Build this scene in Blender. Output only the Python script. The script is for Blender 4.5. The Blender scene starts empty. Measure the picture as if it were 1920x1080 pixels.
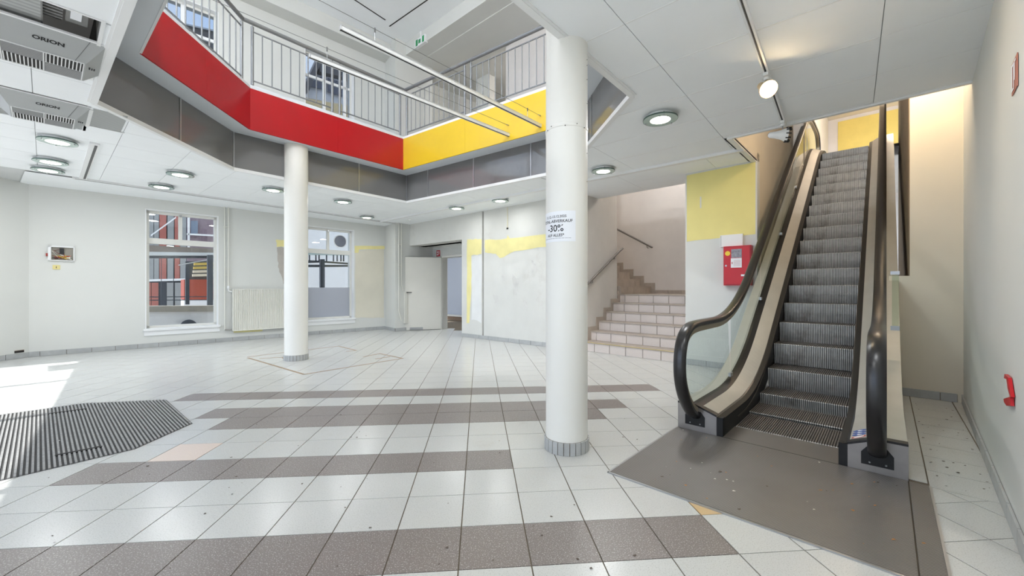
import bpy, math, random
from mathutils import Vector, Matrix
from mathutils.geometry import tessellate_polygon
random.seed(7)
S = bpy.context.scene
COL = S.collection
PI = math.pi
# ------------------------------------------------------------------ camera
FPX, CAMH = 747.0, 1.15
cam = bpy.data.cameras.new('camera'); camo = bpy.data.objects.new('camera', cam); COL.objects.link(camo)
camo.location = (0, 0, CAMH); camo.rotation_euler = (PI/2, 0, 0)
cam.sensor_width = 36; cam.lens = 36*FPX/1920; cam.clip_start = .05; cam.clip_end = 300
S.camera = camo
# ------------------------------------------------------------------ view
S.view_settings.view_transform = 'Standard'; S.view_settings.look = 'None'
S.view_settings.exposure = 0.88; S.view_settings.gamma = 1; S.view_settings.use_curve_mapping = False
S.cycles.use_denoising = True; S.cycles.adaptive_threshold = .05
S.cycles.max_bounces = 8; S.cycles.diffuse_bounces = 5; S.cycles.glossy_bounces = 3
S.cycles.transparent_max_bounces = 10; S.cycles.transmission_bounces = 8
S.cycles.sample_clamp_indirect = 8; S.cycles.caustics_reflective = False; S.cycles.caustics_refractive = False
# ------------------------------------------------------------------ world: bright sky with thin cloud
SKY = 1.45
w = bpy.data.worlds.new('sky'); S.world = w; w.use_nodes = True
nt = w.node_tree; nt.nodes.clear()
def wn(t, **k):
    n = nt.nodes.new(t)
    for a, b in k.items(): setattr(n, a, b)
    return n
o_ = wn('ShaderNodeOutputWorld'); bg = wn('ShaderNodeBackground'); tc = wn('ShaderNodeTexCoord')
no = wn('ShaderNodeTexNoise'); no.inputs['Scale'].default_value = 2.6; no.inputs['Detail'].default_value = 6
rp = wn('ShaderNodeValToRGB'); rp.color_ramp.elements[0].position = .36; rp.color_ramp.elements[1].position = .62
rp.color_ramp.elements[0].color = (.40, .62, 1.0, 1); rp.color_ramp.elements[1].color = (.97, .985, 1.0, 1)
nt.links.new(tc.outputs['Generated'], no.inputs['Vector']); nt.links.new(no.outputs['Fac'], rp.inputs['Fac'])
nt.links.new(rp.outputs['Color'], bg.inputs['Color']); bg.inputs['Strength'].default_value = SKY
nt.links.new(bg.outputs['Background'], o_.inputs['Surface'])
# ------------------------------------------------------------------ sun (through the shopfront, low from the left)
sl = bpy.data.lights.new('sun', 'SUN'); sl.energy = 3.4; sl.angle = .01; sl.color = (1, .99, .97)
so = bpy.data.objects.new('sun', sl); COL.objects.link(so); so.location = (-9, -4, 12)
so.rotation_euler = Vector((.405, .40, -.82)).to_track_quat('-Z', 'Y').to_euler()

# ================================================================== helpers
def lin(c):
    return tuple((x/255/12.92 if x/255 <= .04045 else ((x/255+.055)/1.055)**2.4) for x in c)
MATS = {}
def pm(name, rgb, rough=.6, metal=0, var=.04, scale=4, bump=0, bscale=60, spec=.5, rand=0, alpha=None, dirt=None, dscale=1.2, dthr=.62, coord='Object'):
    if name in MATS: return MATS[name]
    m = bpy.data.materials.new(name); m.use_nodes = True; MATS[name] = m
    t = m.node_tree; b = t.nodes['Principled BSDF']
    L = t.links.new; N = t.nodes.new
    c = lin(rgb)
    tcn = N('ShaderNodeTexCoord'); nz = N('ShaderNodeTexNoise'); nz.inputs['Scale'].default_value = scale; nz.inputs['Detail'].default_value = 5
    L(tcn.outputs[coord], nz.inputs['Vector'])
    mr = N('ShaderNodeMapRange'); mr.inputs[1].default_value = .3; mr.inputs[2].default_value = .7
    mr.inputs[3].default_value = 1-var; mr.inputs[4].default_value = 1+var*.6
    L(nz.outputs['Fac'], mr.inputs[0])
    fac = mr.outputs[0]
    if rand:
        oi = N('ShaderNodeObjectInfo'); m2 = N('ShaderNodeMapRange'); m2.inputs[3].default_value = 1-rand; m2.inputs[4].default_value = 1+rand*.5
        L(oi.outputs['Random'], m2.inputs[0]); mu = N('ShaderNodeMath'); mu.operation = 'MULTIPLY'
        L(fac, mu.inputs[0]); L(m2.outputs[0], mu.inputs[1]); fac = mu.outputs[0]
    vm = N('ShaderNodeVectorMath'); vm.operation = 'SCALE'; vm.inputs[0].default_value = c
    L(fac, vm.inputs['Scale'])
    out = vm.outputs[0]
    if dirt:
        n2 = N('ShaderNodeTexNoise'); n2.inputs['Scale'].default_value = dscale; n2.inputs['Detail'].default_value = 8; n2.inputs['Roughness'].default_value = .65
        L(tcn.outputs[coord], n2.inputs['Vector'])
        r2 = N('ShaderNodeMapRange'); r2.inputs[1].default_value = dthr; r2.inputs[2].default_value = dthr+.14; r2.inputs[4].default_value = .7
        L(n2.outputs['Fac'], r2.inputs[0])
        mx = N('ShaderNodeMix'); mx.data_type = 'RGBA'; L(r2.outputs[0], mx.inputs[0]); L(out, mx.inputs[6]); mx.inputs[7].default_value = (*lin(dirt), 1)
        out = mx.outputs[2]
    L(out, b.inputs['Base Color'])
    b.inputs['Roughness'].default_value = rough; b.inputs['Metallic'].default_value = metal
    b.inputs['Specular IOR Level'].default_value = spec
    if bump:
        n3 = N('ShaderNodeTexNoise'); n3.inputs['Scale'].default_value = bscale; n3.inputs['Detail'].default_value = 3
        L(tcn.outputs[coord], n3.inputs['Vector']); bp = N('ShaderNodeBump'); bp.inputs['Strength'].default_value = bump; bp.inputs['Distance'].default_value = .01
        L(n3.outputs['Fac'], bp.inputs['Height']); L(bp.outputs['Normal'], b.inputs['Normal'])
    return m
def speckle(name, rgb, rgb2, rough, scale, thr, rand=.03, spec=.5, grime=None):
    m = bpy.data.materials.new(name); m.use_nodes = True; t = m.node_tree; b = t.nodes['Principled BSDF']; L = t.links.new; N = t.nodes.new
    tcn = N('ShaderNodeTexCoord'); gm = N('ShaderNodeNewGeometry')
    nz = N('ShaderNodeTexNoise'); nz.inputs['Scale'].default_value = scale; nz.inputs['Detail'].default_value = 2; L(gm.outputs['Position'], nz.inputs['Vector'])
    mr = N('ShaderNodeMapRange'); mr.inputs[1].default_value = thr; mr.inputs[2].default_value = thr+.08; L(nz.outputs['Fac'], mr.inputs[0])
    mx = N('ShaderNodeMix'); mx.data_type = 'RGBA'; L(mr.outputs[0], mx.inputs[0]); mx.inputs[6].default_value = (*lin(rgb), 1); mx.inputs[7].default_value = (*lin(rgb2), 1)
    out = mx.outputs[2]
    if grime:
        n2 = N('ShaderNodeTexNoise'); n2.inputs['Scale'].default_value = 2.3; n2.inputs['Detail'].default_value = 9; n2.inputs['Roughness'].default_value = .7; L(gm.outputs['Position'], n2.inputs['Vector'])
        r2 = N('ShaderNodeMapRange'); r2.inputs[1].default_value = .6; r2.inputs[2].default_value = .78; r2.inputs[4].default_value = .45; L(n2.outputs['Fac'], r2.inputs[0])
        m3 = N('ShaderNodeMix'); m3.data_type = 'RGBA'; L(r2.outputs[0], m3.inputs[0]); L(out, m3.inputs[6]); m3.inputs[7].default_value = (*lin(grime), 1); out = m3.outputs[2]
    oi = N('ShaderNodeObjectInfo'); m2 = N('ShaderNodeMapRange'); m2.inputs[3].default_value = 1-rand; m2.inputs[4].default_value = 1+rand*.4; L(oi.outputs['Random'], m2.inputs[0])
    vm = N('ShaderNodeVectorMath'); vm.operation = 'SCALE'; L(out, vm.inputs[0]); L(m2.outputs[0], vm.inputs['Scale']); L(vm.outputs[0], b.inputs['Base Color'])
    b.inputs['Roughness'].default_value = rough; b.inputs['Specular IOR Level'].default_value = spec
    MATS[name] = m; return m
def ribs(name, rgb, rgb2, pitch, axis, rough=.45, metal=.5, dirt=None, bump=.5):
    m = bpy.data.materials.new(name); m.use_nodes = True; t = m.node_tree; b = t.nodes['Principled BSDF']; L = t.links.new; N = t.nodes.new
    tcn = N('ShaderNodeTexCoord'); wv = N('ShaderNodeTexWave'); wv.bands_direction = axis; wv.inputs['Scale'].default_value = .314159/pitch
    L(tcn.outputs['Object'], wv.inputs['Vector'])
    mx = N('ShaderNodeMix'); mx.data_type = 'RGBA'; L(wv.outputs['Fac'], mx.inputs[0]); mx.inputs[6].default_value = (*lin(rgb2), 1); mx.inputs[7].default_value = (*lin(rgb), 1)
    out = mx.outputs[2]
    if dirt:
        n2 = N('ShaderNodeTexNoise'); n2.inputs['Scale'].default_value = 3; n2.inputs['Detail'].default_value = 8; L(tcn.outputs['Object'], n2.inputs['Vector'])
        r2 = N('ShaderNodeMapRange'); r2.inputs[1].default_value = .45; r2.inputs[2].default_value = .75; r2.inputs[4].default_value = .6; L(n2.outputs['Fac'], r2.inputs[0])
        m3 = N('ShaderNodeMix'); m3.data_type = 'RGBA'; L(r2.outputs[0], m3.inputs[0]); L(out, m3.inputs[6]); m3.inputs[7].default_value = (*lin(dirt), 1); out = m3.outputs[2]
    L(out, b.inputs['Base Color']); b.inputs['Roughness'].default_value = rough; b.inputs['Metallic'].default_value = metal
    bp = N('ShaderNodeBump'); bp.inputs['Strength'].default_value = bump; bp.inputs['Distance'].default_value = .004; L(wv.outputs['Fac'], bp.inputs['Height']); L(bp.outputs['Normal'], b.inputs['Normal'])
    MATS[name] = m; return m
def glassm(name, tint=(1, 1, 1), refl=1.0, frost=0, rough=.0):
    m = bpy.data.materials.new(name); m.use_nodes = True; t = m.node_tree; L = t.links.new; N = t.nodes.new
    t.nodes.clear(); o = N('ShaderNodeOutputMaterial'); tr = N('ShaderNodeBsdfTransparent'); gl = N('ShaderNodeBsdfGlossy'); mx = N('ShaderNodeMixShader'); lw = N('ShaderNodeLayerWeight'); lw.inputs['Blend'].default_value = .5
    pw_ = N('ShaderNodeMath'); pw_.operation = 'POWER'; pw_.inputs[1].default_value = 4.5; L(lw.outputs['Facing'], pw_.inputs[0])
    fr = N('ShaderNodeMath'); fr.operation = 'MULTIPLY_ADD'; fr.inputs[1].default_value = .75; fr.inputs[2].default_value = .045; L(pw_.outputs[0], fr.inputs[0])
    tr.inputs['Color'].default_value = (*tint, 1); gl.inputs['Roughness'].default_value = rough; gl.inputs['Color'].default_value = (refl, refl, refl, 1);
    base = tr.outputs[0]
    if frost:
        tl = N('ShaderNodeBsdfTranslucent'); tl.inputs['Color'].default_value = (.62, .63, .65, 1); df = N('ShaderNodeBsdfDiffuse'); df.inputs['Color'].default_value = (.45, .46, .48, 1)
        a = N('ShaderNodeMixShader'); a.inputs[0].default_value = .35; L(tl.outputs[0], a.inputs[1]); L(df.outputs[0], a.inputs[2])
        q = N('ShaderNodeMixShader'); q.inputs[0].default_value = frost; L(tr.outputs[0], q.inputs[1]); L(a.outputs[0], q.inputs[2]); base = q.outputs[0]
    L(fr.outputs[0], mx.inputs[0]); L(base, mx.inputs[1]); L(gl.outputs[0], mx.inputs[2]); L(mx.outputs[0], o.inputs['Surface'])
    MATS[name] = m; return m
def emit(name, rgb, s):
    m = bpy.data.materials.new(name); m.use_nodes = True; b = m.node_tree.nodes['Principled BSDF']
    b.inputs['Base Color'].default_value = (*lin(rgb), 1); b.inputs['Emission Color'].default_value = (*lin(rgb), 1); b.inputs['Emission Strength'].default_value = s; m.cycles.emission_sampling = 'NONE'
    MATS[name] = m; return m

# ---- geometry: every builder returns (verts, faces) in world coordinates
def join(*gs):
    V, Fc = [], []
    for v, f in gs:
        n = len(V); V += list(v); Fc += [[i+n for i in q] for q in f]
    return V, Fc
def vec(p): return Vector(p)
def prism(poly, ext):
    n = len(poly); e = Vector(ext); P = [Vector(p) for p in poly]
    return P+[p+e for p in P], [list(range(n))[::-1], list(range(n, 2*n))]+[[i, (i+1) % n, n+(i+1) % n, n+i] for i in range(n)]
def para(o, a, b, c):
    o, a, b, c = map(Vector, (o, a, b, c)); return prism([o, o+a, o+a+b, o+b], c)
def cbox(c, sx, sy, sz, fx=(1, 0, 0), fy=(0, 1, 0)):
    c = Vector(c); fx = Vector(fx); fy = Vector(fy); fz = Vector((0, 0, 1)) if abs(fx.cross(fy).z) > .5 else fx.cross(fy)
    return para(c-fx*sx/2-fy*sy/2-fz*sz/2, fx*sx, fy*sy, fz*sz)
def sweep(path, prof, up=(0, 0, 1), closed=True, cap=True, side=None):
    # prof: list of (side, up) offsets
    P = [Vector(p) for p in path]; V = []; n = len(prof)
    for i, p in enumerate(P):
        t = (P[min(i+1, len(P)-1)]-P[max(i-1, 0)]).normalized()
        s = Vector(side).normalized() if side is not None else t.cross(Vector(up)).normalized()
        nn = s.cross(t).normalized()
        V += [p+s*a+nn*b for a, b in prof]
    Fc = []
    for i in range(len(P)-1):
        for j in range(n if closed else n-1):
            k = (j+1) % n; Fc.append([i*n+j, i*n+k, (i+1)*n+k, (i+1)*n+j])
    if cap and closed: Fc += [list(range(n))[::-1], list(range((len(P)-1)*n, len(P)*n))]
    return V, Fc
def tube(path, r, n=8):
    P = [Vector(p) for p in path]; V = []; Fc = []
    t0 = (P[1]-P[0]).normalized(); a = t0.orthogonal().normalized()
    for i, p in enumerate(P):
        t = (P[min(i+1, len(P)-1)]-P[max(i-1, 0)]).normalized()
        a = (a-t*a.dot(t)).normalized(); b = t.cross(a)
        V += [p+a*r*math.cos(2*PI*j/n)+b*r*math.sin(2*PI*j/n) for j in range(n)]
    for i in range(len(P)-1):
        for j in range(n): Fc.append([i*n+j, i*n+(j+1) % n, (i+1)*n+(j+1) % n, (i+1)*n+j])
    Fc += [list(range(n))[::-1], list(range((len(P)-1)*n, len(P)*n))]
    return V, Fc
def lathe(c, prof, n=32, axis=(0, 0, 1)):
    c = Vector(c); z = Vector(axis).normalized(); x = z.orthogonal().normalized(); y = z.cross(x); V = []; Fc = []; m = len(prof)
    for r, h in prof:
        V += [c+z*h+x*r*math.cos(2*PI*j/n)+y*r*math.sin(2*PI*j/n) for j in range(n)]
    for i in range(m-1):
        for j in range(n): Fc.append([i*n+j, i*n+(j+1) % n, (i+1)*n+(j+1) % n, (i+1)*n+j])
    Fc += [list(range(n))[::-1], list(range((m-1)*n, m*n))]
    return V, Fc
def tess(loops, fn):   # planar polygon with holes; loops of 2D points; fn maps 2D -> 3D
    flat = [p for l in loops for p in l]
    tri = tessellate_polygon([[Vector((p[0], p[1], 0)) for p in l] for l in loops])
    return [fn(*p) for p in flat], [list(t) for t in tri]
def clip(poly, a, b, c):
    out = []
    for i in range(len(poly)):
        p, q = poly[i], poly[(i+1) % len(poly)]; dp = a*p[0]+b*p[1]-c; dq = a*q[0]+b*q[1]-c
        if dp <= 0: out.append(p)
        if dp*dq < 0:
            t = dp/(dp-dq); out.append((p[0]+(q[0]-p[0])*t, p[1]+(q[1]-p[1])*t))
    return out
def area(poly): return .5*sum(poly[i][0]*poly[(i+1) % len(poly)][1]-poly[(i+1) % len(poly)][0]*poly[i][1] for i in range(len(poly)))
def ccw(poly): return list(poly) if area(poly) > 0 else list(poly)[::-1]
def edges(poly):
    for i in range(len(poly)):
        p, q = poly[i], poly[(i+1) % len(poly)]; a, b = q[1]-p[1], p[0]-q[0]; yield a, b, a*p[0]+b*p[1]
def subtract(poly, hole):
    rest = [poly]; res = []
    cur = poly
    for a, b, c in edges(ccw(hole)):
        out = clip(cur, -a, -b, -c) if cur else []
        if len(out) > 2 and abs(area(out)) > 1e-5: res.append(out)
        cur = clip(cur, a, b, c) if cur else []
        if len(cur) < 3: break
    return res
def intersect(poly, conv):
    for a, b, c in edges(ccw(conv)):
        poly = clip(poly, a, b, c)
        if len(poly) < 3: return []
    return poly if abs(area(poly)) > 1e-5 else []
def inpoly(p, poly):
    r = False
    for i in range(len(poly)):
        (x1, y1), (x2, y2) = poly[i], poly[i-1]
        if (y1 > p[1]) != (y2 > p[1]) and p[0] < (x2-x1)*(p[1]-y1)/(y2-y1)+x1: r = not r
    return r
def slabs(polys, z0, z1): return join(*[prism([(x, y, z0) for x, y in ccw(p)], (0, 0, z1-z0)) for p in polys])

WM = {}
def mesh(name, geo, inv=None, smooth=False):
    v, f = geo; me = bpy.data.meshes.new(name)
    me.from_pydata([tuple(inv @ Vector(p)) if inv else tuple(p) for p in v], [], f); me.update()
    if smooth:
        me.polygons.foreach_set('use_smooth', [True]*len(me.polygons))
    return me
def obj(name, geo, mat, parent=None, smooth=False, label=None, cat=None, group=None, kind=None, auto=None):
    inv = WM[parent.name].inverted() if parent is not None and parent.name in WM else None
    me = mesh(name, geo, inv, smooth); me.materials.append(mat)
    o = bpy.data.objects.new(name, me); COL.objects.link(o)
    if parent is not None:
        o.parent = parent
        if parent.name in WM: WM[o.name] = WM[parent.name]
    if smooth and auto: me.set_sharp_from_angle(angle=math.radians(auto))
    tag(o, label, cat, group, kind); return o
def tag(o, label=None, cat=None, group=None, kind=None):
    for k, v in (('label', label), ('category', cat), ('group', group), ('kind', kind)):
        if v: o[k] = v
    return o
def thing(name, label, cat, loc=(0, 0, 0), rz=0, group=None, kind=None):
    o = bpy.data.objects.new(name, None); COL.objects.link(o); o.empty_display_size = .1
    o.location = loc; o.rotation_euler = (0, 0, rz)
    WM[o.name] = Matrix.Translation(Vector(loc)) @ Matrix.Rotation(rz, 4, 'Z')
    return tag(o, label, cat, group, kind)
def copy_tree(o, loc=None, parent=None):
    c = o.copy(); COL.objects.link(c)
    if loc is not None: c.location = loc
    if parent is not None: c.parent = parent
    for ch in o.children: copy_tree(ch, None, c)
    return c
_txt = {}
def text_geo(s, size, fn, bold=0, depth=0):
    cu = bpy.data.curves.new('t', 'FONT'); cu.body = s; cu.size = size; cu.align_x = 'CENTER'; cu.align_y = 'CENTER'; cu.offset = bold; cu.resolution_u = 3
    ob = bpy.data.objects.new('t', cu); COL.objects.link(ob)
    dg = bpy.context.evaluated_depsgraph_get(); me = bpy.data.meshes.new_from_object(ob.evaluated_get(dg))
    v = [fn(p.co.x, p.co.y) for p in me.vertices]; f = [list(p.vertices) for p in me.polygons]
    bpy.data.objects.remove(ob); bpy.data.curves.remove(cu); bpy.data.meshes.remove(me)
    return v, f
# ---- frames
def F(px, py, z=0.0):
    d = (z-CAMH)*FPX/(540-py); return ((px-960)/FPX*d, d)
class Frame:
    def __init__(s, o, d, n):
        s.o = Vector((*o, 0)); s.d = Vector((*d, 0)).normalized(); s.n = Vector((*n, 0)).normalized()
    def __call__(s, a, b, z=0.0): return s.o+s.d*a+s.n*b+Vector((0, 0, z))
    def xy(s, a, b): p = s(a, b); return (p.x, p.y)
    def inv(s, p): q = Vector((p[0], p[1], 0))-s.o; return q.dot(s.d), q.dot(s.n)
    def px(s, px, py, b=0.0):      # (along, z) of a picture point on the vertical plane n=b
        o = s.o+s.n*b; k = (px-960)/FPX; t = (k*o.y-o.x)/(s.d.x-k*s.d.y); d = o.y+t*s.d.y
        return t, CAMH+(540-py)/FPX*d
def ang(a): return (math.sin(math.radians(a)), math.cos(math.radians(a)))
EA = 43.2
_e = ang(EA); _v = (_e[1], -_e[0])
U = Frame((1.83, 2.85), _e, _v)              # escalator: along (up the run), across (to the right)
C_ = Frame((0, 0), ang(40.5), (ang(40.5)[1], -ang(40.5)[0]))   # ceiling grid: e, p
A = Frame((-8.04, 6.63), (4.49, 4.53), (4.53, -4.49))         # wall with the windows: t, n (into the room)
W = Frame((-2.79, 10.86), (1.60, -1.42), (-1.42, -1.60))      # rear wall
T = Frame((0, 0), ang(-4.7), (ang(-4.7)[1], -ang(-4.7)[0]))    # floor tiles: a, b
ZC, ZS, ZR, ZF, ZK, ZB, ZU = 2.88, 3.43, 4.02, 3.84, 4.10, 7.45, 7.78
UP = Vector((0, 0, 1))

# ================================================================== materials
M_wall = pm('wall_paint', (213, 214, 210), .75, var=.025, scale=1.5, bump=.04, bscale=120)
M_wall2 = pm('wall_paint_warm', (230, 222, 205), .75, var=.03, scale=1.5, bump=.04, bscale=120)
M_plaster = pm('patched_plaster', (214, 214, 209), .8, var=.05, scale=2.2, bump=.06, bscale=70, dirt=(196, 193, 186), dscale=1.6, dthr=.58)
M_ceil = pm('ceiling_panel', (245, 248, 250), .8, var=.015, scale=3)
M_ceilbase = pm('ceiling_board', (206, 208, 208), .85)
M_trim = pm('white_trim', (234, 235, 235), .45, var=.01)
M_grout = pm('grout', (116, 106, 92), .9, var=.15, scale=9)
M_tile = speckle('white_floor_tile', (202, 203, 200), (182, 183, 179), .24, 190, .56, .035, grime=(180, 172, 158))
M_dtile = speckle('dark_floor_tile', (128, 120, 116), (182, 176, 172), .34, 170, .57, .04)
M_ptile = speckle('pink_floor_tile', (226, 208, 194), (214, 196, 182), .26, 190, .57, .02)
M_ttile = speckle('tan_floor_tile', (206, 178, 134), (196, 168, 126), .3, 190, .57, .02)
M_skirt = pm('grey_skirting_tile', (176, 178, 178), .35, var=.08, scale=12, rand=.06)
M_col = pm('column_paint', (233, 232, 226), .45, var=.02, scale=2)
M_red = pm('red_laminate', (170, 18, 27), .22, var=.02, spec=.5)
M_yel = pm('yellow_laminate', (224, 188, 40), .22, var=.02)
M_ypaint = pm('yellow_wall_paint', (231, 220, 146), .7, var=.04, scale=3)
M_ypaint2 = pm('yellow_roller_paint', (236, 226, 160), .7, var=.06, scale=5)
M_ledge = pm('ledge_board', (216, 221, 226), .5, var=.01)
M_dglass = pm('smoked_glass', (118, 118, 118), .07, var=.02, spec=.6)
M_rail = pm('railing_grey', (124, 126, 128), .4, metal=.3, var=.02)
M_alu = pm('aluminium', (176, 178, 180), .35, metal=.8, var=.04)
M_steel = pm('brushed_steel', (164, 160, 157), .36, metal=.7, var=.12, scale=7)
M_black = pm('black_rubber', (30, 29, 30), .3, var=.05, spec=.6)
M_blackm = pm('black_panel', (20, 20, 21), .55, var=.05)
M_deck = pm('beige_deck', (188, 184, 175), .4, var=.05, scale=6, metal=.15)
M_gold = pm('bronze_guide', (186, 174, 152), .35, metal=.6)
M_step = pm('step_aluminium', (190, 189, 186), .45, metal=.35, var=.15, scale=14, dirt=(120, 112, 104), dscale=4, dthr=.56)
M_tread = pm('step_tread', (44, 42, 41), .6, metal=.2, var=.2, scale=20)
M_treadr = pm('step_tread_rib', (110, 105, 101), .5, metal=.3, var=.2, scale=20)
M_plate = ribs('landing_plate', (150, 145, 141), (92, 89, 86), .0125, 'Y', .42, .45, dirt=(114, 109, 105))
M_comb = ribs('comb_plate', (138, 133, 129), (104, 100, 97), .008, 'Y', .42, .6)
M_eglass = glassm('balustrade_glass', (.86, .93, .89), .9)
M_wglass = glassm('window_glass', (.8, .82, .82), .8)
M_dimglass = glassm('dimmed_glass', (.52, .55, .58), .8)  # tint dims the light from outside so the sky keeps its blue
M_frost = glassm('frosted_glass', (.9, .9, .9), .5, frost=.92, rough=.3)
M_lens = emit('lamp_lens', (255, 250, 235), 4)
M_lglass = pm('lamp_glass_rim', (186, 206, 198), .1, var=.02, spec=.7)
M_dark = pm('dark_gap', (40, 38, 36), .8)
M_slot = pm('track_slot', (92, 92, 92), .6)
M_radi = pm('radiator_enamel', (222, 221, 213), .4, var=.02)
M_frame = pm('window_frame_paint', (222, 221, 215), .5, var=.03)
M_door = pm('door_leaf', (216, 214, 206), .5, var=.015)
M_stile = speckle('stair_tile', (214, 204, 197), (204, 193, 186), .35, 150, .57, .03)
M_stread = pm('stair_tread', (176, 165, 154), .5, var=.1, scale=8)
M_tan = pm('tan_wall', (216, 206, 190), .8, var=.04, scale=2)
M_pinkw = pm('stair_wall', (221, 216, 212), .8, var=.03)
M_wood = pm('weathered_board', (140, 122, 100), .7, var=.15, scale=6, dirt=(110, 92, 74), dscale=4)
M_hand = pm('stair_handrail_grey', (112, 108, 104), .45, var=.05)
M_acgrey = pm('ac_housing', (172, 175, 175), .5, var=.01)
M_perf = ribs('perforated_sheet', (176, 178, 177), (150, 152, 151), .045, 'X', .5, .3, bump=.2)
M_print = pm('black_print', (24, 24, 26), .6)
M_paper = pm('paper', (238, 240, 244), .7, var=.01)
M_fire = pm('fire_red', (196, 20, 34), .35, var=.02)
M_fired = pm('fire_red_dark', (120, 16, 24), .5)
M_green = pm('sign_green', (20, 140, 80), .4)
M_matb = pm('mat_rubber', (66, 66, 66), .7, var=.2, scale=30)
M_mats = pm('mat_ridge', (150, 150, 148), .55, var=.25, scale=60)
M_concrete = pm('concrete', (168, 160, 148), .85, var=.15, scale=5)
M_brown = pm('brown_panel', (150, 126, 104), .6, var=.05)
M_ground = pm('pavement', (178, 176, 172), .9, var=.08)
M_yplast = pm('yellow_plastic', (222, 208, 142), .5)

# ================================================================== SETTING
VA, VB, VC, VD, VE, VN = (-3.89, 3.72), (-4.07, 5.82), (-2.14, 8.08), (.80, 5.90), (1.07, 3.59), (-.94, 1.30)
VOID = [VA, VB, VC, VD, VE, VN]
def offset_poly(poly, d):   # positive = inwards
    P = ccw(poly); n = len(P); out = []
    E = []
    for i in range(n):
        p, q = Vector(P[i]), Vector(P[(i+1) % n]); t = (q-p).normalized(); nn = Vector((-t.y, t.x)); E.append((p+nn*d, t))
    for i in range(n):
        (p, t), (q, s) = E[i-1], E[i]; den = t.x*s.y-t.y*s.x; k = ((q.x-p.x)*s.y-(q.y-p.y)*s.x)/den; r = p+t*k; out.append((r.x, r.y))
    return out
_V0 = ccw(VOID)
def ordered(poly): # back to A,B,C,D,E,N order
    return poly if _V0[0] == VOID[0] and _V0[1] == VOID[1] else [poly[_V0.index(v)] for v in VOID]
VIN = ordered(offset_poly(VOID, .30)); VRAIL = ordered(offset_poly(VOID, .17))
RW0, RW1 = (4.53, 4.00), (2.18, 1.69)
_rd = Vector((RW1[0]-RW0[0], RW1[1]-RW0[1])).normalized()
RWE = (RW0[0]+_rd.x*8.1, RW0[1]+_rd.y*8.1)
QP = (-3.09, 10.54)                              # pier corner left of the door
EW = Frame(QP, _e, _v)
DW = Frame(EW.xy(1.19, 0), _v, (-_e[0], -_e[1]))   # wall with the door
UB = 2.87                                         # cabinet wall, start of the stairs
VL = -3.45; VR = -1.60
WELLV = -.655
RS = Frame(RW0, (RW1[0]-RW0[0], RW1[1]-RW0[1]), (-(_rd.y), _rd.x))  # along right wall towards the camera
if RS(0, 1).x > RS(0, 0).x: RS.n = -RS.n
LWF = (-8.12, 5.2)
ROOM = [LWF, (-8.04, 6.63), A.xy(6.37, 0), QP, EW.xy(1.19, 0), DW.xy(1.35, 0), W.xy(2.14, 0), U.xy(UB+.1, VL), U.xy(UB, VR), U.xy(UB, WELLV), U.xy(2.65, .6), RW0, RWE, LWF]
PLATE = [U.xy(-1.11, -.64), U.xy(-1.11, .80), U.xy(.34, .80), U.xy(.34, -.64)]
MAT_POLY = [(-5.35, 2.75), (-4.95, 3.15), (-4.27, 3.96), (-3.55, 4.09), (-2.71, 3.38), (-2.69, 2.84), (-3.05, 2.37), (-3.7, 1.55), (-4.4, 1.5)]
RT = [U.xy(-.03, .80), U.xy(-.03, 1.4), U.xy(2.8, 1.4), U.xy(2.8, .60), U.xy(.34, .715), U.xy(.34, .80)]
RTC = [U.xy(.0, .712), U.xy(.0, 1.4), U.xy(2.8, 1.4), U.xy(2.8, .712)]

# ---- floor
floor = obj('floor', slabs([[(-9, 4.5), (-9, 7), (-4.5, 12), (-2, 14.6), (1, 13.2), (6.5, 8), (6.5, 4), (-1.4, -2.6)]], -.12, -.004), M_grout, kind='structure', label='floor of white tiles with dark grey tile bands')
SB, SA_, B0, A0 = .3014, .2975, -.0853, 2.2313
def dark(k, j):
    return (k == -2 and j <= 3) or (k == 1 and -8 <= j <= 0) or (k == 4 and -7 <= j <= 3) or (k == 5 and -8 <= j <= 4) or (k == 7 and -10 <= j <= 6)
holes = [PLATE, RTC]
mat_c = ccw([(-5.35, 2.75), (-4.9, 3.35), (-4.27, 3.96), (-3.55, 4.09), (-2.71, 3.38), (-2.69, 2.84), (-3.05, 2.37), (-3.7, 1.55), (-4.6, 1.6)])
cand = []; rest = []; restd = []
for k in range(-14, 36):
    for j in range(-34, 26):
        a0, b0 = A0+k*SA_, B0+j*SB
        r = [T.xy(a0+.0021, b0+.003), T.xy(a0+SA_-.0021, b0+.003), T.xy(a0+SA_-.0021, b0+SB-.003), T.xy(a0+.0021, b0+SB-.003)]
        c = T.xy(a0+SA_/2, b0+SB/2)
        if not any(inpoly(q, ROOM) for q in r+[c]): continue
        polys = [r]; cut = False
        for h in holes+[mat_c]:
            if any(inpoly(q, h) for q in r+[c]) or any(intersect(p, h) for p in polys):
                np_ = []
                for p in polys:
                    if intersect(p, h): np_ += subtract(p, h); cut = True
                    else: np_.append(p)
                polys = np_
        if not polys: continue
        m = M_dtile if dark(k, j) else M_ptile if (k, j) == (2, -7) else M_ttile if (k, j) == (-1, 4) else M_tile
        px = None
        if c[1] > .9:
            x = 960+FPX*c[0]/c[1]; y = 540+FPX*CAMH/c[1]
            if -60 < x < 1980 and y < 1130: px = (x, y)
        ar = sum(abs(area(p)) for p in polys)
        if px and ar > .004: cand.append((ar/c[1]**3, polys, cut, m, (a0, b0)))
        else: (restd if m == M_dtile else rest).append((polys))
cand.sort(key=lambda q: -q[0])
full = {}
T0 = [(.0021, .003), (SA_-.0021, .003), (SA_-.0021, SB-.003), (.0021, SB-.003)]
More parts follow.
